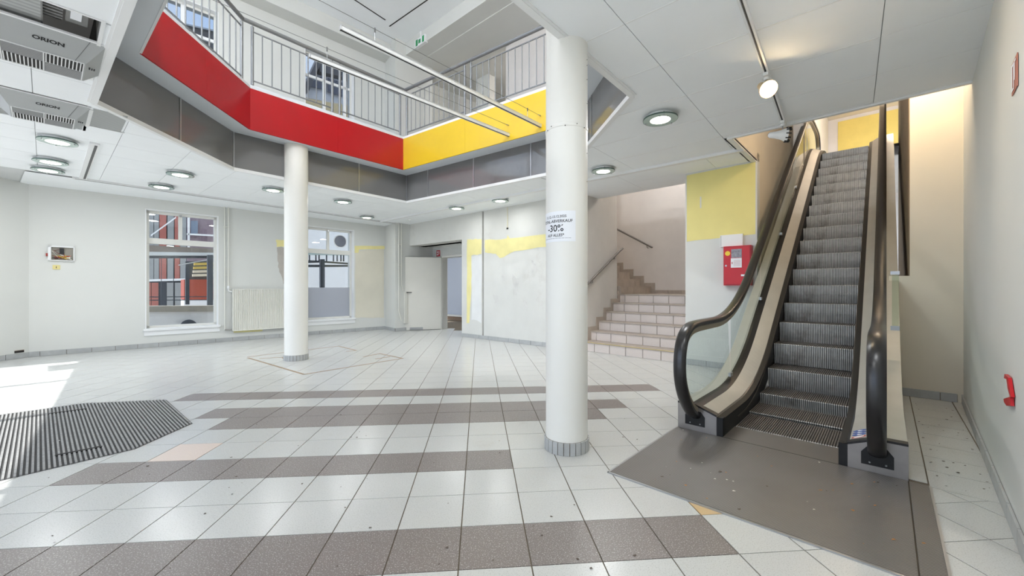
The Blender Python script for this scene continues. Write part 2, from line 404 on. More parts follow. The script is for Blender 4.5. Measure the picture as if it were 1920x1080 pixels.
for i, (s, polys, cut, m, ab) in enumerate(cand):
    if i < 296:
        if cut: obj('tile', slabs(polys, -.004, .0), m, floor)
        else:
            if m.name not in full:
                o3 = T(0, 0); me = mesh('tile', prism([T(a, b)-Vector((0, 0, .004)) for a, b in T0][::-1], (0, 0, .004))); me.materials.append(m); full[m.name] = me
            o = bpy.data.objects.new('tile', full[m.name]); COL.objects.link(o); o.parent = floor; o.location = T(*ab)
    else: (restd if m == M_dtile else rest).append(polys)
obj('far_tiles', slabs([p for q in rest for p in q], -.004, .0), M_tile, floor, kind='stuff')
if restd: obj('far_dark_tiles', slabs([p for q in restd for p in q], -.004, .0), M_dtile, floor, kind='stuff')
for v0, v1 in ((.80, 1.098), (1.104, 1.4)):
    for i in range(10):
        u0 = .002+i*.3; poly = [U.xy(u0+.002, v0+.002), U.xy(u0+.298, v0+.002), U.xy(u0+.298, v1), U.xy(u0+.002, v1)]
        if u0 < 2.65: obj('tile', slabs([poly], -.004, 0), M_tile, floor)
for i in range(9):
    u0 = .06+i*.3; obj('tile', slabs([[U.xy(u0, .717), U.xy(u0+.297, .717), U.xy(u0+.297, .795), U.xy(u0, .795)]], -.004, 0), M_tile, floor)
# cut line scars in the floor round the far column
scar = [F(465, 669), F(635, 649), F(668, 657), F(650, 659)], [F(465, 671), F(570, 702), F(755, 672), F(712, 663), F(682, 669)], [F(488, 672), F(530, 670), F(536, 676)], [F(705, 673), F(730, 669)]
for ln in scar:
    obj('floor_scar', join(*[cbox(((p[0]+q[0])/2, (p[1]+q[1])/2, .0007), math.hypot(q[0]-p[0], q[1]-p[1])+.02, .035, .0012, ((q[0]-p[0]), (q[1]-p[1]), 0) if 0 else Vector((q[0]-p[0], q[1]-p[1], 0)).normalized(), Vector((-(q[1]-p[1]), q[0]-p[0], 0)).normalized()) for p, q in zip(ln, ln[1:])]), pm('mortar_scar', (150, 132, 110), .9, var=.25, scale=30), floor)

# ---- ground outside
obj('ground', slabs([[(-60, -60), (60, -60), (60, 60), (-60, 60)]], -.4, -.14), M_ground, kind='structure', label='grey pavement outside the building')

# ---- walls with openings
def wall_geo(fr, t0, t1, z0, z1, holes=(), th=.35, n0=0.0):
    ts = sorted({t0, t1, *[h[0] for h in holes], *[h[1] for h in holes]}); zs = sorted({z0, z1, *[h[2] for h in holes], *[h[3] for h in holes]})
    g = []
    for a, b in zip(ts, ts[1:]):
        for c, d in zip(zs, zs[1:]):
            if any(h[0] <= (a+b)/2 <= h[1] and h[2] <= (c+d)/2 <= h[3] for h in holes): continue
            g.append(para(fr(a, n0, c), fr.d*(b-a), -fr.n*th, UP*(d-c)))
    return join(*g)
W1 = (1.43, 2.57, .36, 2.67); W2 = (4.34, 5.49, .36, 2.67); W3 = (1.43, 2.57, 4.9, 7.0); W4 = (4.28, 5.49, 4.9, 7.0)
wa = obj('wall_left_windows', wall_geo(A, -.4, 10.5, -.1, 8.2, [W1, W2, W3, W4, (6.75, 10.5, -.1, 3.2)], .38), M_wall, kind='structure', label='long off-white wall with two tall windows')
LW = Frame((-8.04, 6.63), (LWF[0]+8.04, LWF[1]-6.63), (1, -.056))
obj('wall_left', wall_geo(LW, -.3, 1.45, -.1, 8.2, [], .3), M_wall, kind='structure', label='short pale grey wall at the left edge')
wr = obj('wall_right', wall_geo(RS, -.4, 8.1, -.1, 8.2, [], .3), M_wall, kind='structure', label='white wall beside the escalator')
# pier and recess left of the door
pa = A(6.37, 0)
pier = obj('wall_door_recess', join(prism([(pa.x, pa.y, 0), (QP[0], QP[1], 0), EW(1.19, 0), EW(1.35, -1.0), (pa.x-.3, pa.y+.6, 0)], (0, 0, 8.2))), M_wall, kind='structure', label='off-white pier with a recess for the pipes')
dwall = obj('wall_door', wall_geo(DW, -.1, 1.6, -.1, ZC+.2, [(.46, 1.36, -.1, 2.0)], .16), M_wall, kind='structure', label='wall with the open white door')
wb = obj('wall_back', join(wall_geo(W, 2.14, 2.83, -.1, ZC+.1, [], .5), wall_geo(W, 2.83, 2.885, -.1, ZC+.1, [], .4, -.07), wall_geo(W, 2.885, 5.3, -.1, ZC+.1, [], .5), wall_geo(W, 0, 2.14, 2.30, ZC+.1, [], .5),
        para(W(2.14, -.4), W.d*.2, -W.n*.9, UP*2.9)), M_plaster, kind='structure', label='patchy white rear wall with yellow paint marks')
obj('door_soffit', para(W(0, -.3, 2.30), W.d*2.3, -W.n*1.4, UP*.05), M_wall, wb)
def patch(fr, pts, n, mat, parent, name='paint_patch', z=None):
    return obj(name, prism([fr(t, n, zz) for t, zz in pts], -fr.n*(n*.6)), mat, parent)
rr = random.Random(3)
def rough_edge(p, q, k, amp):
    out = []
    for i in range(k):
        t = i/k; out.append((p[0]+(q[0]-p[0])*t+rr.uniform(-amp, amp)*(i > 0), p[1]+(q[1]-p[1])*t+rr.uniform(-amp, amp)*(i > 0)))
    return out
def ppoly(fr, pix, n, mat, parent, k=5, amp=.012, name='paint_patch'):
    q = [fr.px(x, y) for x, y in pix]; pts = []
    for i in range(len(q)): pts += rough_edge(q[i], q[(i+1) % len(q)], k, amp)
    g = tess([pts], lambda t, z: fr(t, n, z)); return obj(name, g, mat, parent)
ppoly(W, [(876, 449), (903, 448), (903, 476), (884, 479), (884, 540), (880, 606), (875, 606)], .002, M_ypaint2, wb)
ppoly(W, [(909, 450), (950, 447), (952, 440), (956, 447), (1024, 439), (1060, 436), (1060, 455), (1024, 463), (965, 471), (938, 484), (930, 476), (909, 473)], .002, M_ypaint2, wb, 4, .015)
ppoly(W, [(884, 480), (903, 478), (903, 606), (884, 600)], .0014, pm('filler_smear', (226, 227, 226), .8, var=.05, scale=3), wb, 4, .03, 'filler_smear')
for c in ((967, 535, 12, 22), (985, 570, 6, 9), (930, 560, 9, 10), (1000, 500, 9, 12), (944, 520, 5, 9)):
    ppoly(W, [(c[0]-c[2]/2, c[1]-c[3]), (c[0]+c[2]/2, c[1]-c[3]*.4), (c[0]+c[2]/2, c[1]+c[3]*.6), (c[0]-c[2]/3, c[1]+c[3])], .0016, pm('grey_filler', (210, 209, 205), .85, var=.1, scale=8), wb, 4, .035, 'filler_smear')
ppoly(A, [(517, 449), (560, 452), (560, 463), (519, 463)], .002, M_ypaint2, wa)
ppoly(A, [(519, 464), (560, 464), (560, 545), (531, 532), (521, 500)], .0016, pm('bare_plaster', (186, 180, 172), .9, var=.08, scale=6), wa, 6, .02, 'bare_plaster_patch')
ppoly(A, [(665, 461), (721, 461), (721, 467), (673, 468), (672, 474), (665, 474)], .002, M_ypaint2, wa, 3, .004)
ppoly(A, [(666, 470), (720, 468), (720, 596), (666, 596)], .0012, pm('cream_patch', (219, 214, 198), .8, var=.04, scale=3), wa, 5, .012)
ppoly(A, [(438, 621), (492, 618), (492, 621), (438, 624)], .002, M_ypaint2, wa, 2, .003)

# firebox wall, stair walls, escalator well walls
fw = obj('wall_cabinet', join(para(U(UB, VR), U.n*(WELLV-VR), U.d*.14, UP*(ZC+.1))), M_wall, kind='structure', label='white wall panel with a large yellow square')
FWF = Frame(U.xy(UB, 0), _v, (-_e[0], -_e[1]))
q = [(FWF.px(1288, 445)[0]), FWF.px(1418, 445)[0]]
g = [(VR+.01, 1.86)]; rr.seed(5)
obj('paint_patch', tess([rough_edge((VR+.02, 1.85), (WELLV-.02, 1.88), 8, .006)+rough_edge((WELLV-.02, 1.88), (WELLV-.02, ZC-.02), 3, .001)+rough_edge((WELLV-.02, ZC-.02), (VR+.02, ZC-.03), 8, .004)+rough_edge((VR+.02, ZC-.03), (VR+.02, 1.85), 3, .001)], lambda t, z: FWF(t, .002, z)), M_ypaint, fw)
obj('paint_scrape', tess([[(-1.39, 2.33), (-1.37, 2.33), (-1.37, 2.5), (-1.39, 2.5)]], lambda t, z: FWF(t, .003, z)), M_wall, fw)
obj('wall_stair_left', para(U(UB+.1, VL), U.d*(4.18-UB-.1), -U.n*.12, UP*7.4), pm('stair_side_wall', (204, 202, 198), .8, var=.03), kind='structure', label='grey wall on the left of the tiled stairs')
obj('wall_stair_back', para(U(5.75, -6.2), U.n*5.7, U.d*.15, UP*7.4), M_pinkw, kind='structure', label='pale back wall of the stairwell')
obj('wall_stair_upper', para(U(4.09, -3.57), -U.n*3, U.d*.12, UP*7.4), M_pinkw, kind='structure', label='inner wall beside the upper stair flight')
obj('wall_well_left', join(para(U(UB+.14, WELLV), U.d*9.2, -U.n*.2, UP*7.4), para(U(1.72, WELLV, ZC-.0), U.d*(UB+.15-1.72), -U.n*.1, UP*(ZF-ZC))), M_tan, kind='structure', label='tan wall along the left of the escalator well')
we = obj('wall_escalator_end', join(para(U(2.65, .64), U.n*.56, U.d*.1, UP*1.28), para(U(2.65, .80, 1.28), U.n*.5, U.d*.1, UP*6.1)), M_wall2, kind='structure', label='cream wall right of the escalator')
obj('reveal_board', para(U(2.652, .792, 1.28), U.d*5, U.n*.03, UP*6), M_wood, we)
obj('reveal_sill', para(U(2.70, .70, 1.23), U.d*4.5, U.n*.12, UP*.05), M_wood, we)
uw = obj('wall_upper_landing', para(U(12, -3), U.n*7, U.d*.15, UP*7.4), M_pinkw, kind='structure', label='pale wall at the top of the escalator with a yellow square')
obj('paint_patch', para(U(11.985, -.43, 4.2), U.n*2.3, U.d*.01, UP*1.9), pm('deep_yellow_paint', (228, 206, 116), .7, var=.05), uw)
obj('ceiling_upper_landing', para(U(6.2, -.7, 6.2), U.n*3, U.d*6, UP*.1), M_tan, kind='structure', label='tan ceiling over the top of the escalator')

# ---- room behind the door
back = Frame(DW.xy(0, -2.2), _v, (-_e[0], -_e[1]))
bt0, bt1 = back.px(836, 500)[0]-.4, back.px(870, 500)[0]+.5; bz = back.px(852, 590)[1]
bw = obj('wall_back_room', join(wall_geo(back, -3.4, 3.0, -.1, 3, [(bt0, bt1, bz, 2.3)], .1), para(back(-3.4, 0), back.n*2.1, back.d*.08, UP*3), para(back(2.9, 0), back.n*2.1, back.d*.08, UP*3), para(back(-3.4, 0, 2.7), back.d*6.3, back.n*2.2, UP*.1)), M_wall, kind='structure', label='small room seen through the open door')
obj('wainscot', para(back(-3.3, .01), back.d*6.2, back.n*.02, UP*(bz-.06)), M_brown, bw)
w5 = obj('window_5', join(para(back(bt0, .0, bz-.05), back.d*(bt1-bt0), back.n*.12, UP*.05), para(back(bt0, -.05, 2.24), back.d*(bt1-bt0), back.n*.06, UP*.06), para(back(bt0+.2, -.05, bz), back.d*.05, back.n*.06, UP*(2.3-bz))), M_frame, kind='structure', label='pale frosted window in the room behind the door')
obj('pane', para(back(bt0, -.04, bz), back.d*(bt1-bt0), back.n*.01, UP*(2.3-bz)), M_frost, w5)

# ---- door frame and door
df = obj('door_frame', join(para(DW(.40, .02), DW.d*.06, -DW.n*.2, UP*2.04), para(DW(.40, .02, 1.99), DW.d*1.0, -DW.n*.2, UP*.05), para(DW(1.33, .02), DW.d*.06, -DW.n*.2, UP*2.04)), M_frame, dwall)
hx = DW.xy(.45, .03); dd = Vector((-.945, -.327, 0)).normalized(); dn = Vector((dd.y, -dd.x, 0))
if dn.y > 0: dn = -dn
door = thing('door_1', None, None, (hx[0], hx[1], 0)); tag(door, 'open white door with a black handle beside the pipes', None, None, 'structure')
hp = Vector((*hx, 0))
obj('leaf', para(hp+UP*.01, dd*1.0, -dn*.045, UP*1.99), M_door, door)
obj('edge_strip', join(para(hp+dd*.998+dn*.001, dd*.006, -dn*.047, UP*2.0), para(hp+dn*.001+UP*1.995, dd*1.0, -dn*.047, UP*.008)), M_dark, door)
obj('kick_plate', para(hp+dd*.5+dn*.002+UP*.01, dd*.35, -dn*.004, UP*.07), M_alu, door)
hh = obj('handle', join(lathe(hp+dd*.935+UP*1.03, [(.026, 0), (.026, .012)], 16, dn), tube([hp+dd*.935+UP*1.03, hp+dd*.935+dn*.05+UP*1.03, hp+dd*.80+dn*.055+UP*1.03], .011), lathe(hp+dd*.935+UP*.955, [(.022, 0), (.022, .012)], 16, dn)), M_blackm, door)

# ---- lower ceiling
WELL = [U.xy(1.72, WELLV), U.xy(1.72, 1.6), U.xy(9, 1.6), U.xy(9, WELLV)]
STW = [U.xy(3.45, VL), U.xy(3.45, VR), U.xy(6, VR), U.xy(6, -6.5), U.xy(4.09, -6.5), U.xy(4.09, VL)]
AC1 = [C_.xy(.24, -3.69), C_.xy(-1.3, -3.69), C_.xy(-1.3, -4.80), C_.xy(.24, -4.80)]
AC2 = [C_.xy(.26, -5.52), C_.xy(-1.3, -5.52), C_.xy(-1.3, -6.42), C_.xy(.26, -6.42)]
OUT = [(-8.4, 5.0), (-8.25, 6.75), A.xy(6.5, -.1), EW.xy(1.3, -.1), DW.xy(1.6, -.2), W.xy(2.3, -.3), U.xy(UB+.3, VL-.2), U.xy(UB+.3, VL), U.xy(3.45, VL), U.xy(3.45, VR), U.xy(UB+.1, VR+.02), U.xy(UB+.1, WELLV), U.xy(1.72, WELLV), U.xy(1.72, 1.25), RWE, (-1.5, -2.0)]
ceil = obj('ceiling', join(tess([OUT, VOID, AC1, AC2], lambda x, y: Vector((x, y, ZC+.012))), tess([OUT, VOID, AC1, AC2], lambda x, y: Vector((x, y, ZC+.06)))), M_ceilbase, kind='structure', label='suspended ceiling of white panels')
HOLES = [ccw(VOID), ccw(AC1), ccw(AC2), ccw(WELL), ccw([U.xy(3.45, VL), U.xy(3.45, VR), U.xy(6, VR), U.xy(6, VL)]), ccw([U.xy(UB+.1, VR+.02), U.xy(UB+.1, WELLV), U.xy(6, WELLV), U.xy(6, VR+.02)])]
def cpanels(e0, e1, de, p0, p1, dp, gap=.005, name='panel'):
    ce = []
    ie = int(round((e1-e0)/de)); ip = int(round((p1-p0)/dp))
    for i in range(ie):
        for j in range(ip):
            a, b = e0+i*de, p0+j*dp; r = [C_.xy(a+gap/2, b+gap/2), C_.xy(a+de-gap/2, b+gap/2), C_.xy(a+de-gap/2, b+dp-gap/2), C_.xy(a+gap/2, b+dp-gap/2)]
            c = C_.xy(a+de/2, b+dp/2)
            if not any(inpoly(q, OUT) for q in r+[c]): continue
            vis = [q for q in r+[c] if q[1] > .8]
            if not any(-250 < 960+FPX*q[0]/q[1] < 2150 and 540-FPX*(ZC-CAMH)/q[1] > -200 for q in vis): continue
            polys = [r]
            for h in HOLES: polys = [s for p in polys for s in (subtract(p, h) if intersect(p, h) else [p])]
            # keep pieces inside the room
            polys = [p for p in polys if inpoly((sum(x for x, y in p)/len(p), sum(y for x, y in p)/len(p)), OUT) or any(inpoly(q, OUT) for q in p)]
            if polys and sum(abs(area(p)) for p in polys) > .004: obj(name, slabs(polys, ZC, ZC+.011), M_ceil, ceil)
cpanels(2.466-.635*9, 5.58, .635, -3.705, -3.705+1.285*6, 1.285)
cpanels(2.466-.635*9, 5.58, .635, -9.2, -3.72, .6089)
cpanels(5.64, 5.64+.635*4, .635, -9.2, -9.2+1.285*8, 1.285)
for k in range(-4, 5):
    for j in range(-5, 6):
        e_ = 2.466+.635*k; b_ = -3.705+1.285*j
        r = [C_.xy(e_-.005, b_+.008), C_.xy(e_+.005, b_+.008), C_.xy(e_+.005, b_+1.277), C_.xy(e_-.005, b_+1.277)]
        polys = [r]
        for h in HOLES: polys = [q for p in polys for q in (subtract(p, h) if intersect(p, h) else [p])]
        polys = [p for p in polys if all(inpoly(q, OUT) for q in p)]
        if polys and b_ > -3.8 and e_ < 5.5: obj('cross_tee', slabs(polys, ZC-.0025, ZC), M_trim, ceil)
# border strip along the window wall, tracks and trims set in the ceiling
def cbar(e0, p0, e1, p1, w_, z0, z1):
    a, b = C_(e0, p0), C_(e1, p1); d = (b-a).normalized(); s = Vector((-d.y, d.x, 0))
    return para(a-s*w_/2+UP*z0, b-a, s*w_, UP*(z1-z0))
obj('border_board', tess([[C_.xy(-.2, -9.30), C_.xy(6.5, -9.30), A.xy(6.45, -.02), A.xy(-.1, -.02)]], lambda x, y: Vector((x, y, ZC-.002))), M_ceil, ceil)
t1 = obj('trim_1', cbar(.27, -9.27, 6.45, -9.27, .07, ZC-.022, ZC+.01), M_trim, kind='structure', label='long ceiling channel beside the window wall')
obj('slot', cbar(.3, -9.255, 6.4, -9.255, .022, ZC-.0235, ZC-.02), M_slot, t1)
t2 = obj('trim_2', cbar(.38, -6.85, .38, -9.2, .085, ZC-.022, ZC+.01), M_trim, kind='structure', label='short ceiling channel behind the second air conditioner')
obj('slot', cbar(.395, -6.9, .395, -9.15, .025, ZC-.0235, ZC-.02), M_slot, t2)
obj('trim_3', cbar(5.6, -9.2, 5.62, -1.02, .07, ZC-.035, ZC+.01), M_trim, kind='structure', label='raised white strip crossing the rear ceiling')
# well edge
obj('trim_4', join(para(U(1.72, WELLV-.02, ZC-.015), U.n*1.95, U.d*.04, UP*(ZF-ZC)), para(U(1.72, WELLV-.07, ZC-.02), U.d*1.2, U.n*.06, UP*.05)), M_trim, kind='structure', label='white ceiling edge over the escalator well')
# upper-floor slab and ceiling
UOUT = [(-8.4, 5.0), (-8.3, 6.75), A.xy(10.4, -.1), W.xy(9.5, -5.5), U.xy(12, 1.5), RWE, (-1.5, -2.0)]
UOUT = [(-8.4, 5.0), (-8.3, 6.75), A.xy(10.4, -.1), U.xy(9.2, -3.6), U.xy(12.1, -.7), U.xy(12.1, 1.7), (RW0[0], RW0[1]), RWE, (-1.5, -2.0)]
UW = [U.xy(1.80, WELLV+.001), U.xy(1.80, 1.12), U.xy(6.95, .98), U.xy(6.95, WELLV+.001)]
ST2 = [U.xy(3.5, VL+.01), U.xy(3.5, VR-.01), U.xy(5.7, VR-.01), U.xy(5.7, -5.9), U.xy(4.25, -5.9), U.xy(4.25, VL+.01)]
obj('floor_upper', join(tess([UOUT, VIN, UW, ST2], lambda x, y: Vector((x, y, ZF))), tess([UOUT, VIN, UW, ST2], lambda x, y: Vector((x, y, ZF-.05)))), pm('upper_floor', (214, 212, 208), .5), kind='structure', label='upper gallery floor round the opening')
REAR = Frame(W.xy(0, -3.6), (1.60, -1.42), (-1.42, -1.60))
uc = obj('ceiling_upper', join(prism([(-9, 4.5, ZU), (-9, 7, ZU), (*A.xy(11, -.2), ZU), (*U.xy(13, -4), ZU), (*U.xy(13, 3), ZU), (*RWE, ZU), (-1.6, -2.4, ZU)], (0, 0, .15))), M_ceil, kind='structure', label='white plaster ceiling of the upper floor')
obj('beam', join(para(A(-.3, 0, ZB), A.d*10.6, A.n*.4, UP*.4), para(W(-1.2, -.3, ZB), W.d*12, W.n*.42, UP*.4), para(W(-3, -4.5, ZB-.02), W.d*14, W.n*4.2, UP*.1)), M_wall, uc)
obj('ceiling_slot', join(para((*F(658, -4, ZU), ZU-.004), Vector((*F(722, 38, ZU), 0))-Vector((*F(658, -4, ZU), 0)), Vector((.025, -.02, 0)), UP*.006), para((*F(729, 49, ZU), ZU-.004), Vector((*F(802, -2, ZU), 0))-Vector((*F(729, 49, ZU), 0)), Vector((.02, .02, 0)), UP*.006)), M_dark, uc)
rearw = obj('wall_upper_rear', wall_geo(REAR, -3, REAR.px(1150, 100)[0], ZF-.1, ZB+.1, [(2.0, 3.2, 4.3, 5.4)], .2), pm('upper_rear_wall', (214, 210, 204), .8, var=.02), kind='structure', label='grey rear wall of the upper floor')
obj('upper_pier', join(para(W(-.75, -.35, ZF), W.d*.62, W.n*.45, UP*(ZB-ZF)), para(W(W.px(895, 100, -2)[0], -2, ZF), W.d*(W.px(916, 100, -2)[0]-W.px(895, 100, -2)[0]), -W.n*.3, UP*(ZB-ZF))), M_wall, rearw)
w6 = obj('window_6', join(para(REAR(2.0, -.1, 4.3), REAR.d*1.2, REAR.n*.06, UP*.06), para(REAR(2.57, -.1, 4.3), REAR.d*.06, REAR.n*.06, UP*1.1), para(REAR(2.0, -.1, 5.34), REAR.d*1.2, REAR.n*.06, UP*.06)), M_frame, kind='structure', label='small white window low on the upper rear wall')
obj('pane', para(REAR(2.0, -.07, 4.3), REAR.d*1.2, REAR.n*.008, UP*1.1), M_wglass, w6)

# ---- shopfront behind the camera (glazed street side)
SFD = Vector((RWE[0]-LWF[0], RWE[1]-LWF[1], 0)); sfl = SFD.length; sfd = SFD.normalized(); sfn = Vector((-sfd.y, sfd.x, 0))
p0 = Vector((*LWF, 0))
g = [para(p0+UP*(ZC-.05), SFD, -sfn*.2, UP*(ZF-ZC+.6)), para(p0+UP*ZB, SFD, -sfn*.2, UP*.7), para(p0-UP*.1, SFD, -sfn*.12, UP*.18)]
for i in range(6): g.append(para(p0+sfd*(i*(sfl-.16)/5), sfd*(.16 if i in (0, 5) else .09), -sfn*.14, UP*ZB))
obj('window_shopfront', join(*g), M_alu, kind='structure', label='aluminium shopfront on the street side')

# ================================================================== BASEBOARDS (tile pieces)
def baseboard(name, fr, t0, t1, n0, label, h=.085, step=.3, mat=None, ph=0):
    root = obj(name, para(fr(t0, n0, .001), fr.d*(t1-t0), fr.n*.006, UP*(h-.006)), M_grout, kind='structure', label=label)
    t = t0-ph
    while t < t1:
        a, b = max(t, t0)+.003, min(t+step, t1)-.003
        if b-a > .02: obj('skirting_tile', para(fr(a, n0+.002, .002), fr.d*(b-a), fr.n*.011, UP*(h-.002)), M_skirt, root)
        t += step
baseboard('baseboard_windows', A, .0, 6.36, 0, 'grey tile skirting below the windows', ph=.18)
baseboard('baseboard_left', LW, .0, 1.4, 0, 'grey tile skirting at the left edge')
PF = Frame((pa.x, pa.y), (QP[0]-pa.x, QP[1]-pa.y), (-1, -1)); PF.n = Vector((PF.d.y, -PF.d.x, 0))
if PF.n.y > 0: PF.n = -PF.n
baseboard('baseboard_pier', PF, 0, (Vector(QP)-Vector((pa.x, pa.y))).length, 0, 'grey tile skirting on the pier')
EWN = Frame(QP, _e, (_v[0], _v[1]))
baseboard('baseboard_recess', EWN, 0, .4, 0, 'grey tile skirting in the pipe recess')
baseboard('baseboard_back', W, 2.14, 5.05, 0, 'pale grey tile skirting on the rear wall')
baseboard('baseboard_cabinet', FWF, VR, WELLV, 0, 'grey tile skirting under the fire cabinet')
EE = Frame(U.xy(2.65, 0), _v, (-_e[0], -_e[1]))
baseboard('baseboard_escalator_end', EE, .72, 1.14, 0, 'grey tile skirting right of the escalator')
baseboard('baseboard_right', RS, 0.0, 6.2, 0, 'grey tile skirting along the right wall', ph=.1)

# ================================================================== WINDOWS
def window(name, t0, t1, z0, z1, label, ztr=None, fan=False, frost=None, sill=True, mull=None):
    M_wglass = MATS['dimmed_glass'] if mull else MATS['window_glass']
    n = -.13; fw_ = .06
    root = thing(name, None, None, A((t0+t1)/2, 0, z0)); tag(root, label, None, None, 'structure')
    B = lambda a, b, c, d, nn=n, th=.06: para(A(a, nn, c), A.d*(b-a), -A.n*th, UP*(d-c))
    ins = .07
    bars = [B(t0, t0+fw_, z0, z1), B(t1-fw_, t1, z0, z1), B(t0, t1, z1-fw_, z1), B(t0, t1, z0, z0+.05)]
    obj('frame', join(*bars), M_frame, root)
    obj('reveal', join(para(A(t1-.012, 0.004, z0), A.d*.016, -A.n*.14, UP*(z1-z0)), para(A(t0-.004, .004, z0), A.d*.016, -A.n*.14, UP*(z1-z0)), para(A(t0, .004, z1-.012), A.d*(t1-t0), -A.n*.14, UP*.016)), M_trim, root)
    tm = (t0+t1)/2-.04
    if ztr:
        obj('transom', B(t0, t1, ztr, ztr+.11, n+.01, .08), M_frame, root)
        obj('mullion', B(tm-.03, tm+.03, ztr+.1, z1-.05), M_frame, root)
        obj('catch', B(tm-.02, tm+.02, z1-.075, z1-.04, n+.03, .03), M_alu, root)
        obj('pane', B(t0+fw_, tm-.03, ztr+.11, z1-fw_, n-.03, .006), M_wglass, root)
        obj('pane', B(tm+.03, t1-fw_, ztr+.11, z1-fw_, n-.03, .006), M_wglass, root)
        zt = ztr
    else: zt = z1-fw_
    if mull:
        for m in mull: obj('mullion', B(m-.035, m+.035, z0, z1), M_trim, root)
        for zz in (z0+(z1-z0)*.72,): obj('glazing_bar', B(t0, t1, zz-.03, zz+.03), M_trim, root)
    if frost:
        obj('frosted_pane', B(t0+fw_, t1-fw_, z0+.05, frost, n-.03, .006), M_frost, root); obj('pane', B(t0+fw_, t1-fw_, frost, zt, n-.03, .006), M_wglass, root)
    else: obj('pane', B(t0+fw_, t1-fw_, z0+.05, zt, n-.03, .006), M_wglass, root)
    if sill: obj('sill', join(para(A(t0-.03, .05, z0-.035), A.d*(t1-t0+.06), -A.n*.2, UP*.04), para(A(t0-.02, .02, z0-.13), A.d*(t1-t0+.04), -A.n*.03, UP*.1)), M_trim, root)
    if fan:
        c = A(5.17, n+.012, 2.365); fo = obj('ventilator', lathe(c, [(.165, 0), (.165, .02), (.15, .025), (.148, .018)], 28, A.n), M_trim, root)
        obj('ventilator_disc', lathe(c+A.n*.012, [(.146, 0), (.146, .012), (.02, .016)], 28, A.n), pm('ventilator_grey', (112, 116, 130), .25, spec=.6), fo)
    return root
window('window_1', *W1, 'tall white window beside the radiator with a view of the yard', 2.02)
window('window_2', *W2, 'tall window behind the far column with a round ventilator', 2.02, fan=True, frost=1.16)
window('window_3', *W3, 'upper window at the left showing blue sky', mull=[2.0], sill=False)
window('window_4', *W4, 'upper window showing a gabled house outside', mull=[4.78, 5.3], sill=False)

# ================================================================== GALLERY EDGE: smoked glass band, ledge, coloured fascia
def V3(p, z): return Vector((p[0], p[1], z))
EDGES = [('left', 0, M_red), ('rear_left', 1, M_red), ('rear_right', 2, M_yel), ('right', 3, M_yel), ('near_right', 4, M_trim), ('near_left', 5, M_trim)]
def on_edge(i, px, z):     # distance along the outer edge i of the picture column px
    a, b = Vector(VOID[i]), Vector(VOID[(i+1) % 6]); d = (b-a).normalized(); k = (px-960)/FPX
    return (k*a.y-a.x)/(d.x-k*d.y)
JOINTS = {0: [338], 1: [534, 577, 673], 2: [802.5, 888, 995.5], 3: [1109], 4: [], 5: []}
GL = {0: 'smoked glass band under the long red panel', 1: 'smoked glass band behind the far column', 2: 'smoked glass band under the yellow panel', 3: 'smoked glass band right of the near column', 4: 'smoked glass band on the near right edge', 5: 'smoked glass band on the near left edge'}
FL = {0: 'faded red fascia panel at the left of the gallery', 1: 'bright red fascia panel above the far column', 2: 'yellow fascia panel of the gallery', 3: 'yellow fascia panel behind the near column', 4: 'white fascia over the near right edge', 5: 'white fascia over the near left edge'}
RL = {0: 'grey metal railing above the red panel at left', 1: 'grey metal railing above the red panel at rear', 2: 'grey metal railing above the yellow panel', 3: 'grey metal railing behind the near column'}
